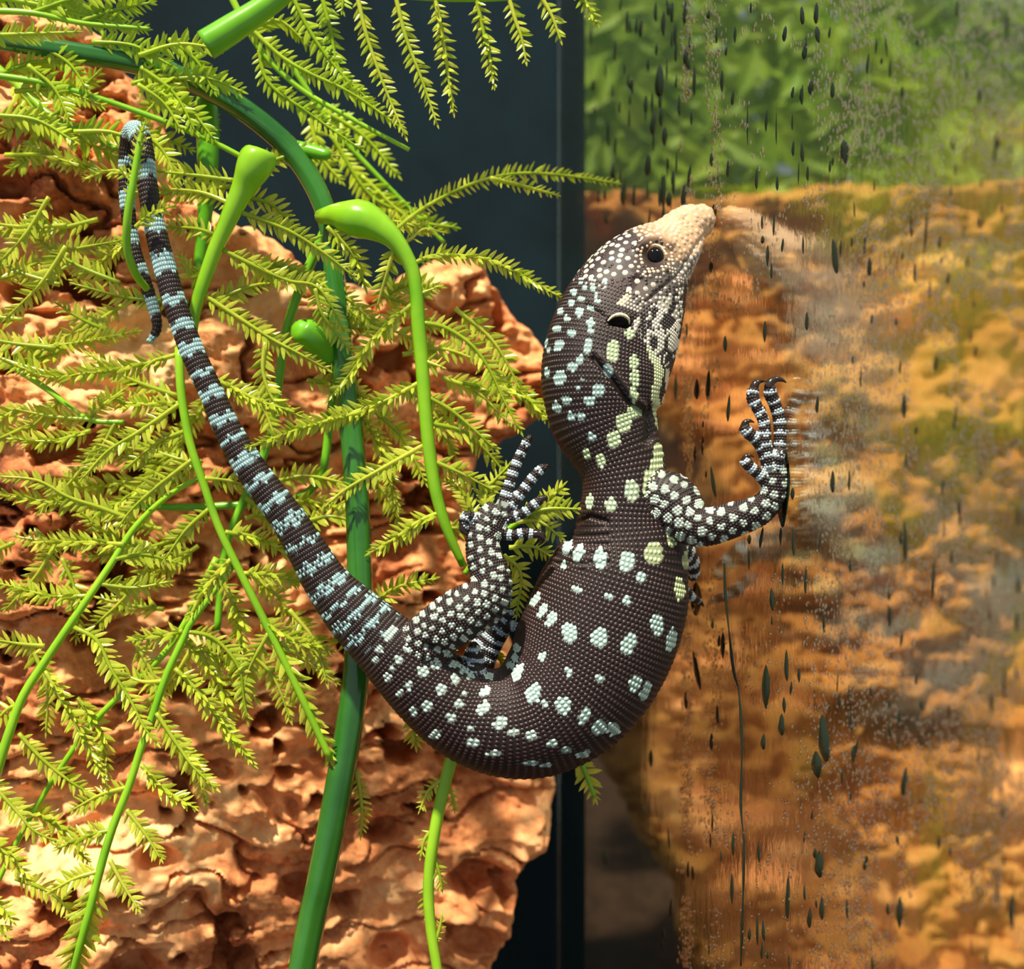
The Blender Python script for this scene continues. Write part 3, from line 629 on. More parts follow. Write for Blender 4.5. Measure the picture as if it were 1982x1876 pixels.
v, f, al = sphere(ea+np.array((0, 0.03, 0)), 0.10, 20, 12)
c0 = ea+np.array((0, 0.03, 0)); v = c0+(v-c0)*np.array((1.25, 0.35, 0.62)); M_ear = plain('ear_opening_dark', (24, 14, 12), 0.8, 0.2)
obj('ear_opening', v, f, M_ear, LZ)
earl = spline([(1176, 622, 0), (1186, 613, 0), (1202, 609, 0), (1216, 617, 0), (1218, 628, 0)], 16)
pts = np.array([surf(x, y)[0] for x, y, _ in earl])-np.array((0, 0.02, 0))
v, f = tube(pts, 0.026*np.sin(np.linspace(0.35, 2.8, 16)), 1, 8); obj('ear_rim', v, f, M_lid, LZ)
def claw(rows):
    q_ = spline(rows, 12); C_ = P0(q_); v, f = tube(C_, q_[:, 3]*q_[:, 2]/F, 1, 10); obj('claw', v, f, M_claw, LZ)
for rows in ([(1458, 757, 17.44, 9), (1462, 744, 17.44, 8), (1470, 738, 17.46, 5), (1483, 738, 17.50, 1)], [(1488, 752, 17.42, 10), (1492, 740, 17.42, 8.5), (1503, 734, 17.43, 6), (1515, 736, 17.45, 3.5), (1522, 741, 17.46, 1)],
             [(1439, 828, 17.37, 7), (1443, 818, 17.35, 6), (1452, 815, 17.36, 3.5), (1460, 818, 17.38, 1)], [(1440, 893, 17.36, 7), (1444, 884, 17.34, 5), (1452, 882, 17.34, 3), (1460, 885, 17.36, 1)],
             [(1508, 884, 17.33, 9), (1516, 874, 17.32, 6), (1527, 868, 17.32, 1)], [(1022, 852, 18.0, 7), (1026, 846, 18.02, 5), (1030, 848, 18.06, 1)], [(1054, 905, 17.95, 6), (1060, 902, 17.96, 4), (1062, 908, 17.98, 1)],
             [(1048, 966, 17.9, 7), (1056, 964, 17.9, 5), (1058, 972, 17.92, 1)], [(1032, 1034, 17.87, 9), (1044, 1034, 17.86, 9), (1051, 1044, 17.86, 6), (1042, 1056, 17.87, 1)], [(898, 1012, 17.8, 9), (896, 1026, 17.8, 7), (906, 1034, 17.81, 4), (912, 1030, 17.82, 1)],
             [(1350, 1163, 19.7, 6), (1358, 1168, 19.72, 4), (1362, 1175, 19.74, 1)]): claw(rows)

# ------------------------------------------------------------------ plant: stems and fern fronds
def leaf_mesh(name, m, w_, fold):
    st = [(0, .6), (.2, .95), (.5, .95), (.8, .55)]; v = []; f = []
    for t, a in st: v += [(-w_*a*.5, t, -fold*a), (0, t, 0), (w_*a*.5, t, -fold*a)]
    v.append((0, 1.0, -0.02))
    for i in range(3):
        for j in range(2): k = 3*i+j; f.append((k, k+1, k+4, k+3))
    f += [(9, 10, 12), (10, 11, 12)]
    me = bpy.data.meshes.new(name); me.from_pydata([tuple(x*U for x in p_) for p_ in v], [], f)
    me.polygons.foreach_set('use_smooth', [True]*len(f)); me.materials.append(m); return me, np.array(v), f
LEAF = [leaf_mesh('leaflet', M_leaf, .29, .06), leaf_mesh('leaflet', M_leaf, .25, .09), leaf_mesh('leaflet', M_leaf, .32, .05)]
NLEAF = [0]
def leaflets_at(rows, length, gap, ang=57, tip=0.45, start=0.04, rowsn=2, seed=None):
    """rows: sampled (px,py,Z); returns list of (origin cm, rot 3x3, length cm)"""
    q_ = spline(rows, 60); C_ = P0(q_); T, S, D = frames(C_); pl = np.r_[0, np.cumsum(np.hypot(np.diff(q_[:, 0]), np.diff(q_[:, 1])))]; out = []
    a = start*pl[-1]+rng.uniform(0, gap); side = 1
    roll = rng.normal(0, 0.22)
    while a < pl[-1]*0.995:
        t = a/pl[-1]; i = min(int(t*59), 58); fr_ = t*59-i
        c_ = C_[i]*(1-fr_)+C_[i+1]*fr_; Z = c_[1]+CAMD
        Lp = length*(1-(1-tip)*max(0, (t-0.55)/0.45)**1.6)*min(1, 0.6+t*3)
        for sd_ in ((1, -1) if rowsn == 2 else (1, -1, 0)):
            A = math.radians(ang*(1-0.35*max(0, t-0.6)/0.4)+rng.normal(0, 7)); B = roll*sd_+rng.normal(0, 0.25)
            lat = S[i]*sd_*math.cos(B)-D[i]*math.sin(B)
            if sd_ == 0: lat = -D[i]*0.9+S[i]*rng.normal(0, .4)
            d_ = T[i]*math.cos(A)+lat*math.sin(A); d_ /= np.linalg.norm(d_)
            nrm = -D[i]+rng.normal(0, .25, 3); nrm -= d_*(nrm@d_); nrm /= np.linalg.norm(nrm); x_ = np.cross(d_, nrm)
            out.append((c_+T[i]*rng.normal(0, .01), np.stack((x_, d_, nrm), 1), Lp*rng.uniform(.82, 1.12)*Z/F))
        a += gap*rng.uniform(.85, 1.15)
    # terminal leaflet
    d_ = T[-1]; nrm = -D[-1]; out.append((C_[-1]-d_*0.02, np.stack((np.cross(d_, nrm), d_, nrm), 1), length*tip*1.2*(C_[-1][1]+CAMD)/F))
    return out
def add_leaflets(parent, lst, joined=False, m=None):
    if joined:
        ps = []
        for c_, R, L in lst:
            v, f = LEAF[0][1], LEAF[0][2]; ps.append((c_+(v*L)@R.T, f))
        v, f = join(ps); o_ = obj('leaflets', v, f, m or M_leafb, parent); o_['kind'] = 'stuff'; return
    po = ORG[parent.name]
    for c_, R, L in lst:
        o_ = bpy.data.objects.new('leaflet', LEAF[rng.integers(3)][0]); scn.collection.objects.link(o_); o_.parent = parent
        M_ = Matrix([[*(R[r_]*L), (c_[r_]-po[r_])*U] for r_ in range(3)]+[[0, 0, 0, 1]]); o_.matrix_basis = M_; NLEAF[0] += 1
def zmap(ox, oy, sc): return lambda pts: [(ox+p_[0]/sc, oy+p_[1]/sc)+tuple(p_[2:]) for p_ in pts]
Z4 = zmap(200, 200, 2.68); Z5 = zmap(0, 1200, 2.775); Z6 = zmap(0, 450, 2.5013); Z7 = zmap(550, 350, 2.8867); PXm = lambda pts: pts
def frond(label, rachis, hw0, hw1, pinnae, joined=False, mat_r=None, gap=10.8, length=30, rach_leaf=None, phw=4.2, extra=()):
    """rachis rows (px,py,Z); pinnae list of (rows (px,py), z0, z1[, length])"""
    rows = [(*r_[:3], hw0+(hw1-hw0)*i/(len(rachis)-1)) if len(r_) == 3 else r_ for i, r_ in enumerate(rachis)]
    base = P(*rows[0][:3]); e = empty('fern_frond', base); tag(e, label, 'fern', 'fern fronds in the terrarium')
    v, f = pxtube(rows, 48, 10); ra = obj('rachis', v, f, mat_r or M_rachis, e, origin=base)
    if rach_leaf:
        a, b_, L, gp = rach_leaf; q_ = spline([r_[:3] for r_ in rows], 40)[int(a*39):int(b_*39)+1]
        add_leaflets(ra, leaflets_at(q_[::3], L, gp, 55, .6), joined)
    for pn in pinnae:
        pts, z0, z1 = pn[:3]; L = pn[3] if len(pn) > 3 else length
        n = len(pts); rr = [(x, y, z0+(z1-z0)*i/(n-1)) for i, (x, y) in enumerate(pts)]
        v, f = pxtube([(*p_, phw*(1.15-0.75*i/(n-1))) for i, p_ in enumerate(rr)], 22, 6)
        po = obj('pinna', v, f, M_leaf if not joined else M_leafb, e, origin=P(*rr[0]))
        add_leaflets(po, leaflets_at(rr, L, gap, rowsn=3 if rng.random() < .35 and not joined else 2), joined)
    for nm, rws, sides, m in extra:
        v, f = pxtube(rws, 24, sides); obj(nm, v, f, m, e)
    return e
# main stem with its arching upper part
q_ = [(695, 1876+330, 18.9, 26), (585, 1876, 18.85, 27), (622, 1700, 18.8, 27), (660, 1500, 18.78, 27), (687, 1330, 18.75, 26), (696, 1180, 18.75, 25), (694, 1020, 18.8, 24), (684, 870, 18.9, 23), (664, 700, 19.0, 22), (650, 560, 19.1, 21), (638, 440, 19.2, 20), (604, 350, 19.3, 21), (545, 272, 19.3, 22), (440, 192, 19.2, 22), (310, 134, 19.1, 22), (160, 104, 18.9, 20), (-60, 70, 18.7, 18)]
q_[0] = (440, CY-FLOOR*F/18.9+4, 18.9, 26)
e = empty('plant_stem', P(*q_[0][:3])); tag(e, 'dark green glossy ridged plant stem rising behind the lizard tail base', 'stem')
qs = spline(q_, 120); C_ = P0(qs); rad = qs[:, 3]*qs[:, 2]/F
T, S, D = frames(C_); th = np.linspace(0, 2*np.pi, 25)[:-1]; prof = 1.08*math.cos(math.pi/6)/np.cos(((th+0.35) % (math.pi/3))-math.pi/6)
v = (C_[:, None]+S[:, None]*(np.cos(th)*prof)[None, :, None]*rad[:, None, None]+D[:, None]*(np.sin(th)*prof)[None, :, None]*rad[:, None, None]).reshape(-1, 3)
f = [(i*24+j, i*24+(j+1) % 24, (i+1)*24+(j+1) % 24, (i+1)*24+j) for i in range(119) for j in range(24)]
obj('stalk', v, f, M_stem, e)
for x, y, a0 in ((588, 620, 30), (615, 650, 26)):
    pass
v, f = pxtube([(640, 700, 19.0, 14), (620, 672, 18.9, 26), (600, 650, 18.8, 30), (582, 636, 18.75, 26), (572, 626, 18.7, 10)], 24, 14); obj('node_bud', v, f, M_stem2, e)
v, f = pxtube([(560, 285, 19.4, 16), (600, 292, 19.3, 14), (632, 300, 19.2, 11), (640, 302, 19.2, 5)], 16, 10); obj('side_shoot', v, f, M_stem2, e)

Zf = 18.5
A = frond('bright green fern frond with thick bent stalk between lizard head and tail', Z7([(200, 200, 19.0, 14), (300, 190, 18.75, 24), (360, 205, 18.65, 34), (430, 215, 18.6, 38), (520, 255, 18.55, 30), (620, 335, 18.5, 19), (710, 480, 18.5, 14), (737, 620, 18.5, 13.5), (750, 800, 18.5, 14), (768, 1000, 18.5, 13.5), (790, 1300, 18.5, 13), (810, 1500, 18.52, 13), (850, 1750, 18.55, 12), (915, 1960, 18.6, 10), (1000, 2150, 18.7, 7)]), 0, 0,
  [([(755, 455), (795, 420), (850, 385), (930, 350), (1010, 335), (1100, 340), (1195, 355)], 18.5, 21.2, 24), ([(950, 345), (1020, 362), (1080, 378)], 19.3, 20, 20),
   (Z7([(705, 470), (830, 420), (1000, 420), (1150, 445), (1330, 530), (1560, 660)]), 18.5, 18.9, 26), (Z7([(760, 790), (900, 820), (1050, 920), (1150, 1060), (1230, 1230), (1320, 1400)]), 18.5, 18.5),
   (Z7([(790, 1200), (930, 1280), (1060, 1390), (1180, 1500)]), 18.5, 18.6), (Z7([(820, 1560), (1000, 1640), (1170, 1730)]), 18.52, 18.6), (Z7([(750, 1130), (560, 1230), (300, 1320), (40, 1400)]), 18.5, 18.4),
   (Z7([(775, 1480), (560, 1600), (350, 1720), (250, 1800)]), 18.52, 18.4), (Z7([(715, 690), (580, 800), (480, 900), (390, 1050), (250, 1220)]), 18.5, 18.6), (Z7([(620, 360), (560, 560), (520, 700)]), 18.5, 18.7),
   (Z7([(770, 1000), (880, 1040)]), 18.5, 18.4, 26), (Z7([(740, 640), (840, 600)]), 18.5, 18.5, 24), (Z7([(795, 1350), (1000, 1400), (1120, 1500), (1240, 1640)]), 18.52, 18.9), (Z7([(1000, 1130), (1230, 1180), (1400, 1240), (1640, 1490)]), 18.9, 19.4, 26),
   (Z7([(880, 1850), (760, 1900), (600, 2010), (480, 2080)]), 18.55, 18.6), (Z7([(900, 1940), (1010, 1930), (1130, 1850)]), 18.6, 18.7), (Z7([(640, 350), (700, 330), (780, 270), (900, 290)]), 18.7, 19.4, 22)])
Bf = frond('fern frond with long curved rachis left of the banded tail', Z6([(868, 560, 18.5), (868, 620, 18.45), (880, 800, 18.4), (920, 1020, 18.38), (980, 1200, 18.38), (1060, 1430, 18.4), (1180, 1680, 18.42), (1280, 1880, 18.45)])+[(570, 1320, 18.5), (640, 1470, 18.6)], 9, 7,
  [(Z6([(862, 590), (640, 650), (430, 680), (230, 700), (80, 640)]), 18.45, 18.6), (Z6([(870, 830), (680, 960), (520, 1060), (400, 1190)]), 18.4, 18.2), (Z6([(930, 1100), (760, 1230), (640, 1340), (570, 1430)]), 18.38, 18.3),
   (Z6([(1010, 1340), (900, 1440), (800, 1580)]), 18.38, 18.3), (Z6([(990, 1190), (1100, 1200), (1200, 1230)]), 18.38, 18.5), (Z6([(1090, 1450), (1250, 1480), (1400, 1560)]), 18.4, 18.6), (Z6([(1180, 1650), (1330, 1660), (1480, 1700)]), 18.42, 18.6),
   (Z6([(1120, 1580), (1000, 1720), (920, 1860)]), 18.4, 18.4), (Z6([(900, 960), (760, 1020), (600, 1150)]), 18.4, 18.6, 26), ([(505, 1200), (560, 1235), (640, 1260)], 18.45, 18.6), ([(520, 1225), (480, 1300), (470, 1370)], 18.45, 18.5), ([(530, 1240), (580, 1270), (650, 1320)], 18.5, 18.7)],
  rach_leaf=(.70, 1.0, 36, 12))
Cf = frond('fern frond hanging to the frame edge over pale bark', [(385, 925, 18.5), (325, 960, 18.55), (262, 1020, 18.6), (216, 1090, 18.5), (168, 1161, 18.4), (90, 1276, 18.3), (43, 1351, 18.25), (14, 1430, 18.2), (-8, 1500, 18.2)], 5, 10,
  [(Z6([(430, 1760), (250, 1760), (0, 1700)]), 18.4, 18.3), (Z5([(240, 140), (120, 130), (-10, 110)]), 18.3, 18.2), (Z5([(240, 270), (340, 440), (440, 620), (560, 860)]), 18.3, 18.1), (Z5([(100, 610), (230, 750), (380, 870), (500, 940)]), 18.25, 18.2),
   (Z5([(90, 460), (40, 480), (-40, 560)]), 18.25, 18.3), (Z6([(470, 1700), (650, 1720), (820, 1690)]), 18.45, 18.5), (Z5([(400, 40), (520, 110), (600, 270), (700, 430), (770, 570), (840, 660)]), 18.35, 18.05, 32), (Z6([(600, 1510), (420, 1500), (180, 1500)]), 18.5, 18.7), (Z6([(560, 1580), (700, 1560), (860, 1600)]), 18.5, 18.7)])
Df = frond('fern frond drooping straight down low beside the thick stem', [(455, 1090, 18.5), (410, 1150, 18.45)]+Z5([(1010, 40, 18.4), (990, 90, 18.4), (900, 280, 18.3), (830, 480, 18.25), (760, 680, 18.2), (690, 900, 18.15), (600, 1130, 18.1), (530, 1370, 18.05), (470, 1600, 18.0), (390, 1876, 18.0), (360, 1960, 18.0)]), 6, 9,
  [(Z5([(940, 260), (1080, 400), (1180, 540), (1270, 660), (1365, 775)]), 18.3, 18.2), (Z5([(840, 500), (960, 680), (1040, 790), (1160, 905)]), 18.22, 18.0), (Z5([(760, 780), (870, 900), (1040, 1010)]), 18.18, 18.1), (Z5([(680, 1020), (780, 1150), (860, 1280)]), 18.12, 18.0), (Z5([(590, 1290), (660, 1420), (740, 1550)]), 18.08, 18.0),
   (Z5([(680, 900), (540, 940), (390, 1020)]), 18.15, 18.1), (Z5([(600, 1130), (470, 1160), (310, 1230)]), 18.1, 18.0), (Z5([(530, 1350), (400, 1390), (270, 1460)]), 18.05, 17.9), (Z5([(870, 330), (760, 330), (640, 280)]), 18.28, 18.4), (Z5([(1000, 60), (1150, 100), (1280, 250), (1310, 420), (1330, 540)]), 18.4, 18.5), (Z5([(980, 60), (860, 90), (700, 110)]), 18.4, 18.6), (Z5([(1000, 50), (1020, 150), (1180, 200), (1380, 430)]), 18.5, 18.7)],
  rach_leaf=(.78, 1.0, 46, 11))
Lf = frond('short fern frond poking in low at the frame edge', [(-60, 1480, 18.1), (-30, 1600, 18.0), (-20, 1800, 17.9)], 8, 7,
  [(Z5([(-100, 830), (0, 930), (100, 1040), (180, 1130), (300, 1190)]), 18.1, 18.0), (Z5([(-90, 1150), (0, 1230), (80, 1290), (150, 1400)]), 18.0, 17.9), (Z5([(-90, 1480), (0, 1540), (70, 1620)]), 17.95, 17.9), (Z5([(-90, 1600), (-20, 1640), (30, 1700)]), 17.95, 17.9)])
Kf = frond('fern frond spreading sideways over pale bark left of the tail', Z6([(-80, 560, 18.9), (60, 650, 18.9), (230, 760, 18.85), (420, 900, 18.8), (600, 920, 18.8)]), 7, 5,
  [(Z6([(-30, 240), (130, 170), (320, 90), (580, 40)]), 19.0, 18.9), (Z6([(90, 560), (330, 540), (660, 480)]), 18.95, 19.0), (Z6([(480, 910), (250, 890), (50, 850)]), 18.8, 18.7), (Z6([(440, 960), (250, 1010), (60, 1000)]), 18.8, 18.7), (Z6([(640, 1390), (480, 1330), (330, 1280), (180, 1200), (-10, 1180)]), 18.8, 18.6),
   (Z6([(400, 1330), (200, 1300), (-10, 1270)]), 18.8, 18.7), (Z6([(560, 920), (480, 1060), (420, 1140)]), 18.8, 18.8), (Z6([(300, 560), (240, 600), (80, 640)]), 18.9, 18.9), (Z6([(420, 900), (520, 820), (600, 760)]), 18.8, 18.9), (Z6([(300, 800), (200, 900), (130, 960)]), 18.9, 18.9), (Z6([(330, 100), (290, 180), (260, 250)]), 18.9, 18.9, 24)])
If = frond('fern frond with swollen green node above the leafy middle', [(505, 292, 18.3, 30), (500, 306, 18.3, 36), (488, 330, 18.3, 33), (470, 366, 18.35, 23), (440, 430, 18.4, 17), (410, 500, 18.45, 14), (378, 600, 18.5, 12), (366, 690, 18.6, 10)], 0, 0,
  [(Z4([(620, 760), (800, 850), (960, 920), (1120, 960), (1250, 1180)]), 18.45, 18.5), (Z4([(700, 560), (960, 660), (1150, 780), (1300, 900)]), 18.4, 18.6), (Z4([(500, 980), (700, 1110), (870, 1220), (1020, 1300), (1160, 1380)]), 18.5, 18.4), (Z4([(560, 1420), (800, 1540), (960, 1590)]), 18.5, 18.45), (Z4([(680, 400), (450, 370), (240, 350)]), 18.5, 18.7),
   (Z4([(660, 520), (500, 460), (280, 440)]), 18.5, 18.7), (Z4([(600, 690), (480, 650), (290, 640)]), 18.5, 18.7), (Z4([(1340, 1600), (1050, 1680), (760, 1780)]), 18.4, 17.75), (Z4([(540, 1040), (760, 950), (900, 930)]), 18.6, 18.8), (Z4([(560, 860), (460, 900), (400, 800)]), 18.6, 18.8), (Z4([(840, 1240), (830, 1400), (900, 1560), (1060, 1640)]), 18.45, 18.5), (Z4([(1100, 960), (1140, 1100), (1290, 1290)]), 18.5, 18.6),
   (Z4([(700, 480), (860, 520), (1000, 640)]), 18.5, 18.8), (Z4([(1160, 640), (1280, 760), (1330, 860), (1360, 960)]), 18.6, 18.7)])
Jf = frond('slim fern sprig crossing in front of the tail bend', [(285, 560, 18.3, 7), (262, 530, 18.1, 8), (246, 480, 17.9, 8), (247, 420, 17.75, 8), (258, 350, 17.7, 7), (268, 290, 17.7, 6), (278, 236, 17.7, 3)], 0, 0,
  [([(262, 300), (272, 268), (280, 236)], 17.7, 17.68, 20), ([(262, 440), (290, 415), (330, 400)], 17.75, 17.7, 26), ([(258, 345), (220, 330), (165, 345)], 17.72, 17.8, 22)], rach_leaf=(.5, 1.0, 20, 13))
Ef = frond('ragged thin fern stalk hanging under the lizard belly', [(885, 1440, 18.9), (868, 1490, 18.8), (845, 1590, 18.7), (830, 1700, 18.7), (833, 1790, 18.7), (848, 1890, 18.7), (852, 1960, 18.7)], 13, 9,
  [([(862, 1505), (830, 1530), (812, 1570)], 18.75, 18.7, 20), ([(842, 1600), (822, 1625), (814, 1660)], 18.7, 18.7, 20), ([(836, 1650), (850, 1690), (856, 1725)], 18.7, 18.7, 20), ([(860, 1520), (876, 1540), (880, 1570)], 18.75, 18.8, 18), ([(830, 1700), (822, 1740), (826, 1780)], 18.7, 18.7, 18), ([(840, 1830), (850, 1800), (856, 1770)], 18.7, 18.7, 14)])
frond('small green fern tip peeking out under the lizard belly', [(1090, 1420, 19.3), (1120, 1465, 19.3), (1150, 1540, 19.3)], 6, 4, [([(1110, 1450), (1135, 1495), (1152, 1545)], 19.3, 19.3, 34)], gap=13)
frond('fern cluster behind the spread hind toes', [(900, 1110, 18.7), (940, 1060, 18.6), (990, 1020, 18.5), (1040, 985, 18.4)], 6, 5,
  [([(1010, 1000), (1060, 985), (1118, 985)], 18.4, 18.3, 34), ([(985, 1060), (1030, 1058), (1068, 1078)], 18.4, 18.4, 30), ([(975, 1075), (1008, 1110), (1000, 1190)], 18.4, 18.5, 28), ([(930, 1230), (950, 1260), (972, 1284)], 18.9, 19.0, 30), ([(930, 1060), (900, 960), (860, 930)], 18.6, 18.7), ([(1030, 1000), (1070, 960), (1090, 940)], 18.45, 18.5), ([(960, 1050), (940, 960), (985, 900)], 18.6, 18.7), ([(1000, 1010), (1045, 1010), (1085, 1040)], 18.4, 18.4)])
frond('fern sprig low between the stem and the lizard hip', [(720, 1180, 19.0), (770, 1290, 19.0), (800, 1400, 19.0)], 5, 4, [([(790, 1370), (800, 1405), (805, 1445)], 19.0, 18.9, 30), ([(720, 1180), (760, 1140), (840, 1120)], 18.9, 18.8), ([(730, 1200), (700, 1240), (640, 1240)], 19.0, 19.1), ([(690, 1490), (700, 1560), (698, 1620)], 19.0, 19.0, 22)])
# top fronds
frond('fern frond across the top edge with short hanging pinnae', [(600, -30, 18.8), (700, -18, 18.8), (850, -4, 18.8), (1000, -6, 18.85), (1180, -30, 18.9)], 9, 5,
  [([(690, -15), (710, 70), (745, 170), (785, 265)], 18.8, 18.7, 26), ([(765, -10), (785, 70), (815, 150), (846, 240)], 18.8, 18.7, 26), ([(842, -5), (858, 80), (868, 150), (878, 218)], 18.8, 18.7, 26), ([(922, -4), (935, 60), (948, 110), (956, 165)], 18.82, 18.75, 26), ([(985, -4), (998, 40), (1010, 75), (1018, 118)], 18.85, 18.8, 26), ([(1045, -10), (1068, 30), (1085, 78)], 18.87, 18.85, 26), ([(1115, -20), (1140, 15), (1156, 46)], 18.9, 18.9, 24)], gap=12.5)
frond('fern frond sagging from the top edge beside the dark gap', [(440, -20, 19.2), (500, 90, 19.2), (580, 170, 19.2), (690, 235, 19.2), (792, 290, 19.2)], 7, 4,
  [([(470, 40), (560, 120), (680, 180), (780, 250)], 19.1, 19.0, 28), ([(560, -20), (600, 60), (650, 130), (720, 200)], 19.1, 19.1, 28), ([(620, -20), (640, 60), (655, 130), (690, 180)], 19.1, 19.1, 26), ([(500, 90), (520, 160), (600, 220), (700, 290)], 19.2, 19.3, 28), ([(660, -30), (664, 0), (662, 20)], 19.1, 19.1, 24), ([(480, 60), (540, 40), (600, 90)], 19.3, 19.3)], joined=True)
frond('dim blurred fern frond in the dark gap behind others', [(560, 120, 21.0), (640, 240, 21.0), (740, 350, 21.0), (860, 470, 21.0)], 6, 4, [([(600, 200), (700, 260), (770, 340)], 21, 21), ([(640, 260), (720, 380), (820, 420)], 21, 21), ([(700, 340), (790, 420), (880, 440)], 21, 21), ([(600, 230), (620, 300), (660, 350)], 21, 21)], joined=True)
frond('fern frond across the top corner above pale bark', [(-60, 20, 17.0), (60, 25, 17.0), (160, 45, 17.1), (290, 56, 17.2)], 7, 4, [([(-40, -10), (80, 10), (200, 40), (280, 55)], 17.0, 17.2, 36), ([(-60, 70), (60, 65), (150, 62)], 17.0, 17.0, 30), ([(60, 25), (150, -5), (260, -20)], 17.0, 17.0, 36), ([(160, 40), (220, 20), (290, 5)], 17.1, 17.1, 34)], joined=True)
frond('blurred drooping fern frond under the arching stem', [(-40, 100, 19.6), (60, 190, 19.5), (110, 230, 19.4), (230, 290, 19.3)], 9, 5, [([(20, 150), (80, 240), (60, 300), (20, 330)], 19.5, 19.4, 40), ([(100, 230), (150, 180), (190, 140)], 19.4, 19.4, 36), ([(110, 235), (160, 270), (240, 310)], 19.4, 19.3, 36), ([(100, 235), (60, 230), (0, 260)], 19.4, 19.3, 36), ([(10, 300), (80, 300), (150, 320)], 19.4, 19.2, 26), ([(250, 250), (300, 262), (370, 290)], 19.5, 19.4, 30), ([(330, 160), (300, 200), (270, 230)], 19.6, 19.6, 30), ([(390, 170), (400, 230), (410, 300)], 19.6, 19.6, 30)], joined=True)
# background filler behind the sharp fronds
fl_ = []
while len(fl_) < 62:
    x = rng.uniform(20, 940); y = rng.uniform(310, 1260)
    if (y > 960 and x > 740) or (x > 700 and y < 520) or (x > 520 and y < 400): continue
    a = rng.uniform(-0.5, 1.0)+(math.pi-0.5 if x < 450 else 0); L = rng.uniform(110, 230); zz = 18.62+0.5*rng.random()+0.35*x/900
    fl_.append(([(x, y), (x+L*.5*math.cos(a), y+L*.5*math.sin(a)+4), (x+L*math.cos(a+.15), y+L*math.sin(a+.15)+20)], zz, zz+rng.uniform(-.15, .15)))
fl_.sort(key=lambda t: t[0][0][0]+0.3*t[0][0][1])
frond('tangled fern frond deep behind the tail against the bark', [(640, 420, 19.3), (560, 620, 19.4), (520, 850, 19.4), (440, 1050, 19.3), (420, 1220, 19.2)], 10, 7, fl_[:31], mat_r=M_stem2)
frond('tangled fern frond deep behind the bent stalk', [(655, 640, 19.2), (640, 800, 19.4), (600, 950, 19.4), (420, 980, 19.4), (250, 980, 19.4)], 9, 7, fl_[31:], mat_r=M_stem2)
lo_ = []
for x, y, a, L in ((40, 1560, .5, 170), (30, 1700, .4, 150), (380, 1260, 1.0, 190), (470, 1250, .8, 170), (330, 1420, .9, 150), (560, 1180, .9, 160), (600, 1120, .7, 150), (260, 1240, 1.1, 170), (150, 1350, 1.0, 160), (60, 1250, 1.2, 170), (430, 1120, 1.2, 180), (120, 1080, 1.2, 160)):
    zz = rng.uniform(18.55, 18.8); lo_.append(([(x, y), (x+L*.5*math.cos(a), y+L*.5*math.sin(a)), (x+L*math.cos(a+.2), y+L*math.sin(a+.2))], zz, zz))
frond('loose fern frond low over the bark under the tail', [(420, 1080, 18.8), (330, 1250, 18.75), (180, 1400, 18.7), (60, 1580, 18.65), (-20, 1740, 18.6)], 7, 5, lo_)
up_ = []
for i in range(16):
    x = rng.uniform(-20, 420); y = rng.uniform(20, 330); a = rng.uniform(-.4, .9); L = rng.uniform(100, 170); zz = 18.6+0.3*rng.random()+.0005*x
    up_.append(([(x, y), (x+L*.5*math.cos(a), y+L*.5*math.sin(a)), (x+L*math.cos(a+.2), y+L*math.sin(a+.2))], zz, zz, 32))
frond('dense blurred fern frond around the arching stem above the tail tip', [(-60, 140, 18.7), (80, 160, 18.8), (220, 200, 18.9), (380, 260, 18.95), (500, 320, 19.0)], 7, 5, up_, joined=True)
# cut green stems
e = empty('cut_stem', P(545, -40, 16.6)); tag(e, 'bright green cut stem end poking in from above', 'stem'); v, f = pxtube([(600, -60, 16.6, 22), (520, 8, 16.6, 23), (450, 55, 16.6, 27), (398, 88, 16.6, 29)], 30, 18); obj('stalk', v, f, M_stem2, e)
e = empty('leaf_stalk', P(402, 180, 19.6)); tag(e, 'blurred pale green upright stalk under the arching stem', 'stem'); v, f = pxtube([(398, 150, 19.6, 16), (402, 240, 19.5, 22), (402, 330, 19.4, 20), (396, 420, 19.4, 14), (380, 560, 19.3, 10)], 24, 12); obj('stalk', v, f, M_stem2, e)

# ------------------------------------------------------------------ water on the glass
gup = np.array((0, 0, 1.0)); ghoriz = gdir
def drop_mesh(kind):
    n, m = 18, 4; v, f = [], []
    for i in range(m+1):
        rr = 1-i/m; hh = 1-rr*rr
        for j in range(n):
            t = 2*math.pi*j/n; y = -math.cos(t); wd = math.sin(t)
            tp_ = (0.5+0.5*y); sq = (1-0.62*tp_**1.3) if kind == 0 else (1-0.35*abs(y)) if kind == 1 else 1-0.55*tp_
            bend = 0.25*math.sin(y*2.2) if kind == 2 else 0.08*math.sin(y*3)
            v.append((wd*sq*rr*.5+bend*rr*.5, y*rr*.5, 0.34*hh**0.6))
    for i in range(m):
        for j in range(n): k = (j+1) % n; f.append((i*n+j, i*n+k, (i+1)*n+k, (i+1)*n+j))
    me = bpy.data.meshes.new('water_droplet'); me.from_pydata([tuple(x*U for x in p_) for p_ in v], [], f)
    me.polygons.foreach_set('use_smooth', [True]*len(f)); me.materials.append(M_drop); return me, np.array(v), f
DROP = [drop_mesh(k) for k in range(3)]
def gpoint(x, y): return P(x, y, gZ(x))
def gfore(x):      # how much the pane is foreshortened at column x
    a = gpoint(x, CY); b_ = a+gdir*0.1; return abs(PX(b_)[0]-PX(a)[0])/0.1
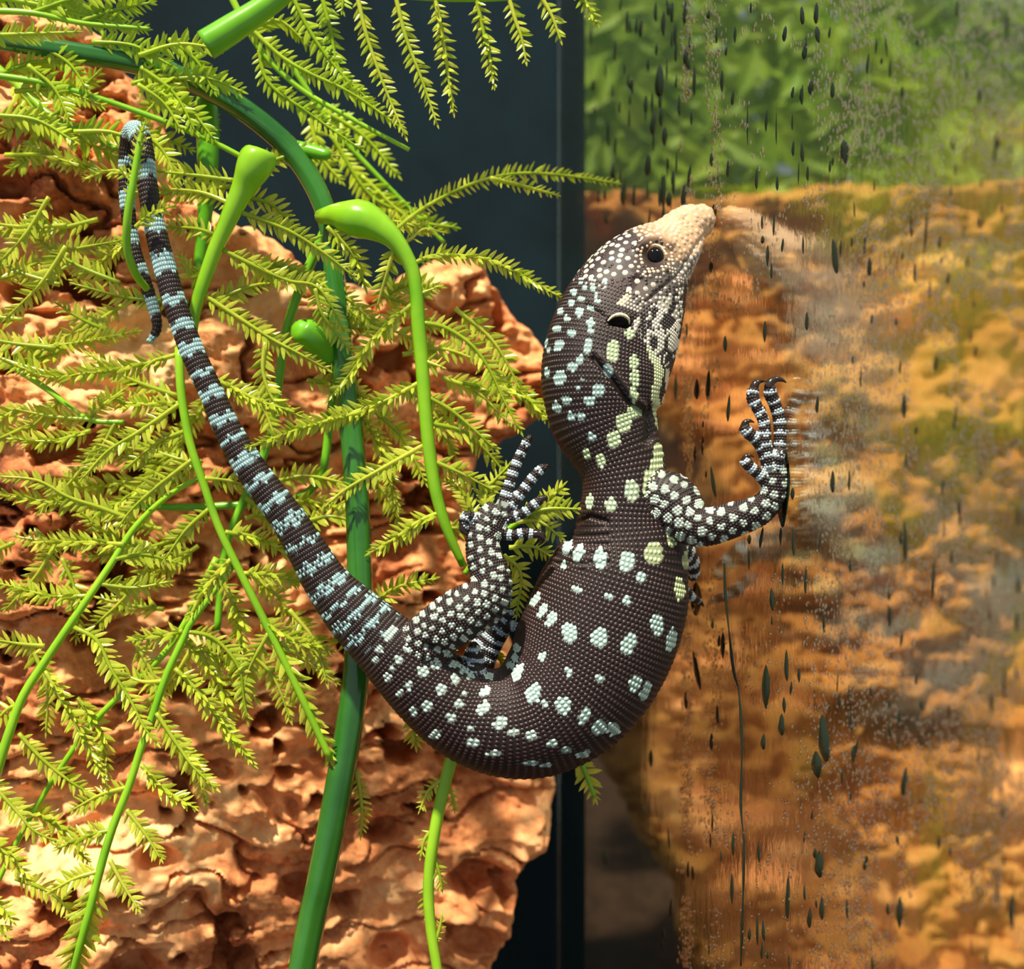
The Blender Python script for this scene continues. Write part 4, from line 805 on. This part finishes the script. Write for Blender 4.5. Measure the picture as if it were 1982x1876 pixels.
def drop_matrix(x, y, wpx, hpx, tilt):
    c_ = gpoint(x, y); wd = min(wpx/gfore(x), 0.45); ht = hpx*gZ(x)/F
    ca, sa_ = math.cos(tilt), math.sin(tilt)
    ex_ = ghoriz*ca+gup*sa_; ey_ = -ghoriz*sa_+gup*ca
    return c_, np.stack((ex_*wd, ey_*ht, gnor*min(wd, ht)*0.62), 1)
NAMED = [((1150, 0, 2.382), [(305, 375, 40, 150, 0), (375, 160, 16, 110, 0), (420, 60, 18, 110, 0), (425, 260, 24, 76, 0), (320, 110, 18, 116, 0), (217, 130, 18, 76, 0), (463, 370, 16, 136, 0), (590, 375, 16, 100, 0), (640, 450, 16, 66, 0), (565, 160, 12, 76, 0), (650, 160, 12, 76, 0), (960, 70, 22, 86, 20), (1025, 60, 24, 96, 0),
   (1030, 160, 20, 86, 20), (880, 155, 22, 66, 0), (970, 240, 22, 66, 0), (1000, 405, 24, 66, 0), (1100, 415, 24, 76, 18), (960, 700, 18, 96, 8), (1155, 700, 36, 116, 15), (985, 800, 15, 66, 8), (845, 845, 14, 66, 0), (327, 630, 22, 86, 0), (275, 570, 26, 100, 0), (240, 480, 18, 86, 0), (310, 540, 18, 86, 0), (248, 760, 22, 96, 0), (90, 790, 22, 66, 0),
   (135, 900, 22, 96, 0), (185, 900, 14, 96, 0), (322, 880, 24, 150, -6), (345, 920, 22, 66, -6), (415, 900, 24, 106, 0), (840, 590, 7, 150, 0), (707, 580, 7, 180, 0), (1110, 1180, 30, 166, 18), (1270, 1230, 24, 86, 0), (800, 1180, 14, 96, 0), (1530, 1060, 14, 186, -4), (1850, 680, 14, 156, -10), (1900, 120, 13, 166, 3)]),
  ((1250, 600, 2.68), [(325, 390, 24, 156, 0), (265, 410, 26, 106, 0), (155, 400, 14, 136, 0), (430, 510, 18, 136, -4), (350, 890, 20, 166, 20), (255, 750, 12, 86, 0), (890, 490, 20, 86, 0), (970, 890, 26, 116, 0), (1340, 500, 24, 126, 0), (600, 1180, 16, 116, -14), (765, 1200, 16, 146, 4), (710, 1370, 12, 116, 0), (830, 1400, 16, 146, 0), (655, 1500, 24, 116, 8),
   (400, 1740, 20, 136, 0), (1345, 1200, 22, 206, 3), (1490, 1400, 22, 206, -5), (1540, 920, 16, 86, -5), (1350, 780, 13, 66, 0), (1930, 1420, 20, 106, 0), (1925, 1620, 20, 106, 0), (1605, 560, 14, 146, -10)]),
  ((1050, 1250, 2.1266), [(635, 100, 18, 166, 25), (920, 170, 28, 176, 0), (1005, 80, 18, 126, 6), (1160, 380, 46, 190, 10), (1130, 490, 40, 106, 10), (985, 325, 26, 86, 8), (910, 395, 20, 66, -8), (995, 245, 13, 66, 5), (1140, 900, 36, 106, 10), (785, 815, 13, 96, 0), (780, 1000, 13, 126, 0), (1010, 1040, 18, 186, 0), (885, 1170, 11, 126, 0), (890, 850, 11, 86, 4),
   (1100, 1120, 20, 86, 0), (1150, 1080, 20, 96, 0), (1470, 1100, 24, 126, 0), (1490, 560, 24, 126, -6), (1900, 150, 13, 136, 0), (1930, 1100, 24, 146, 0), (1870, 1000, 11, 126, 0)])]
allp = []
for (ox, oy, sc_), rows in NAMED:
    for x, y, wpx, hpx, tl in rows: allp.append((ox+x/sc_, oy+y/sc_, wpx/sc_*1.1, hpx/sc_*1.05, math.radians(tl)))
for i in range(210):
    x = 1110+860*rng.random()**0.75; y = rng.uniform(5, 1870)
    allp.append((x, y, rng.uniform(3.5, 8), rng.uniform(14, 44), rng.normal(0, .08)))
for i in range(50):
    x = rng.uniform(1170, 1340); y = rng.uniform(5, 420); allp.append((x, y, rng.uniform(3, 7), rng.uniform(20, 48), 0))
for i, (x, y, wp, hp, tl) in enumerate(allp):
    me = DROP[i % 3][0]; o_ = bpy.data.objects.new('water_droplet', me); scn.collection.objects.link(o_)
    c_, R = drop_matrix(x, y, wp, hp, tl); o_.matrix_basis = Matrix([[*R[r_], c_[r_]*U] for r_ in range(3)]+[[0, 0, 0, 1]])
    shp = ('broad ' if wp > 13 else 'slim ' if wp > 6 else 'hair-thin ')+('long' if hp > 55 else 'medium' if hp > 30 else 'short')
    if abs(tl) > 0.12: shp += ' slanted'
    where = ('above the snout, before the added shrubbery' if x < 1450 else 'before the added shrubbery, past the snout') if y < 345 else 'between snout and front foot' if y < 720 and x < 1560 else 'before the upper cork, past the front foot' if y < 720 else 'between throat and front foot' if y < 1000 and x < 1430 else \
            'beside the front foot' if y < 1000 and x < 1640 else 'level with the front foot over bare cork' if y < 1000 else 'under the raised forearm' if y < 1300 and x < 1560 else 'level with the lizard belly over bare cork' if y < 1300 else 'lower than the belly near the trickle' if x < 1540 else 'low down over the cork reflection'
    tag(o_, shp+' water droplet on the glass '+where, 'droplet', shp.split()[0]+' '+shp.split()[1]+' droplets on the glass')
# trickles
for k, ln in enumerate(([(1402, 1085), (1404, 1150), (1412, 1230), (1420, 1300), (1430, 1340), (1436, 1440), (1434, 1560), (1440, 1640), (1437, 1780), (1434, 1870)], )):
    q_ = spline(ln, 60); C_ = np.array([gpoint(x, y) for x, y in q_]); wv = 0.010+0.012*np.abs(np.sin(np.linspace(0, 19, 60)))
    v, f = tube(C_, wv, 1, 8); o_ = obj('water_trickle', v, f, M_drop); tag(o_, 'thin water trickle running straight down the glass under the foreleg', 'water')
def wetpatch(label, x, y, wpx, hpx, tilt):
    c_, R = drop_matrix(x, y, wpx, hpx, tilt); v = DROP[1][1]*np.array((1, 1, .12)); o_ = obj('wet_patch', c_+v@R.T, DROP[1][2], M_drop, origin=c_); tag(o_, label, 'water')
wetpatch('dark wet contact patch on the glass beside the front foot', 1515, 940, 30, 165, 0)
wetpatch('small dark wet patch on the glass at the snout tip', 1381, 418, 13, 46, 0)
wetpatch('dark wet patch on the glass under the far front claw', 1347, 1160, 24, 66, 0)
# fine condensation
N = 17000; xs, ys = [], []
cols_ = [(1660, 30, 1.0), (1880, 55, 1.6), (1380, 12, .5), (1330, 7, .8), (1590, 40, .7), (1800, 60, 1.2), (1950, 30, 1.0), (1720, 30, .5), (1480, 40, .35)]
wts = np.array([c[2] for c in cols_]); wts /= wts.sum()
ci = rng.choice(len(cols_), N, p=wts); xs = np.array([cols_[i][0] for i in ci])+rng.normal(0, 1, N)*np.array([cols_[i][1] for i in ci]); ys = rng.uniform(-10, 1890, N)
dens = fbm(xs/90, ys/130, 3, 77); kp = (dens > 0.44) & (xs > 1150) & (xs < 2100); xs, ys = xs[kp], ys[kp]
n6 = 6; a6 = np.arange(n6)*2*math.pi/n6; t6 = np.vstack((np.c_[np.cos(a6)*.5, np.sin(a6)*.5, np.zeros(n6)], np.c_[np.cos(a6)*.3, np.sin(a6)*.3, np.full(n6, .3)], [[0, -.05, .4]]))
f6 = [(i, (i+1) % n6, n6+(i+1) % n6, n6+i) for i in range(n6)]+[(n6+i, n6+(i+1) % n6, 2*n6) for i in range(n6)]
ps = []
for x, y in zip(xs, ys):
    c_, R = drop_matrix(x, y, rng.uniform(2.0, 5.4), rng.uniform(5, 15), rng.normal(0, .45)); ps.append((c_+t6@R.T, f6))
v, f = join(ps); o_ = obj('fine_condensation', v, f, M_mist); tag(o_, 'fine beads of condensation fogging the glass pane', 'condensation', None, 'stuff')
print('LEAFLETS', NLEAF[0], 'MIST', len(xs))
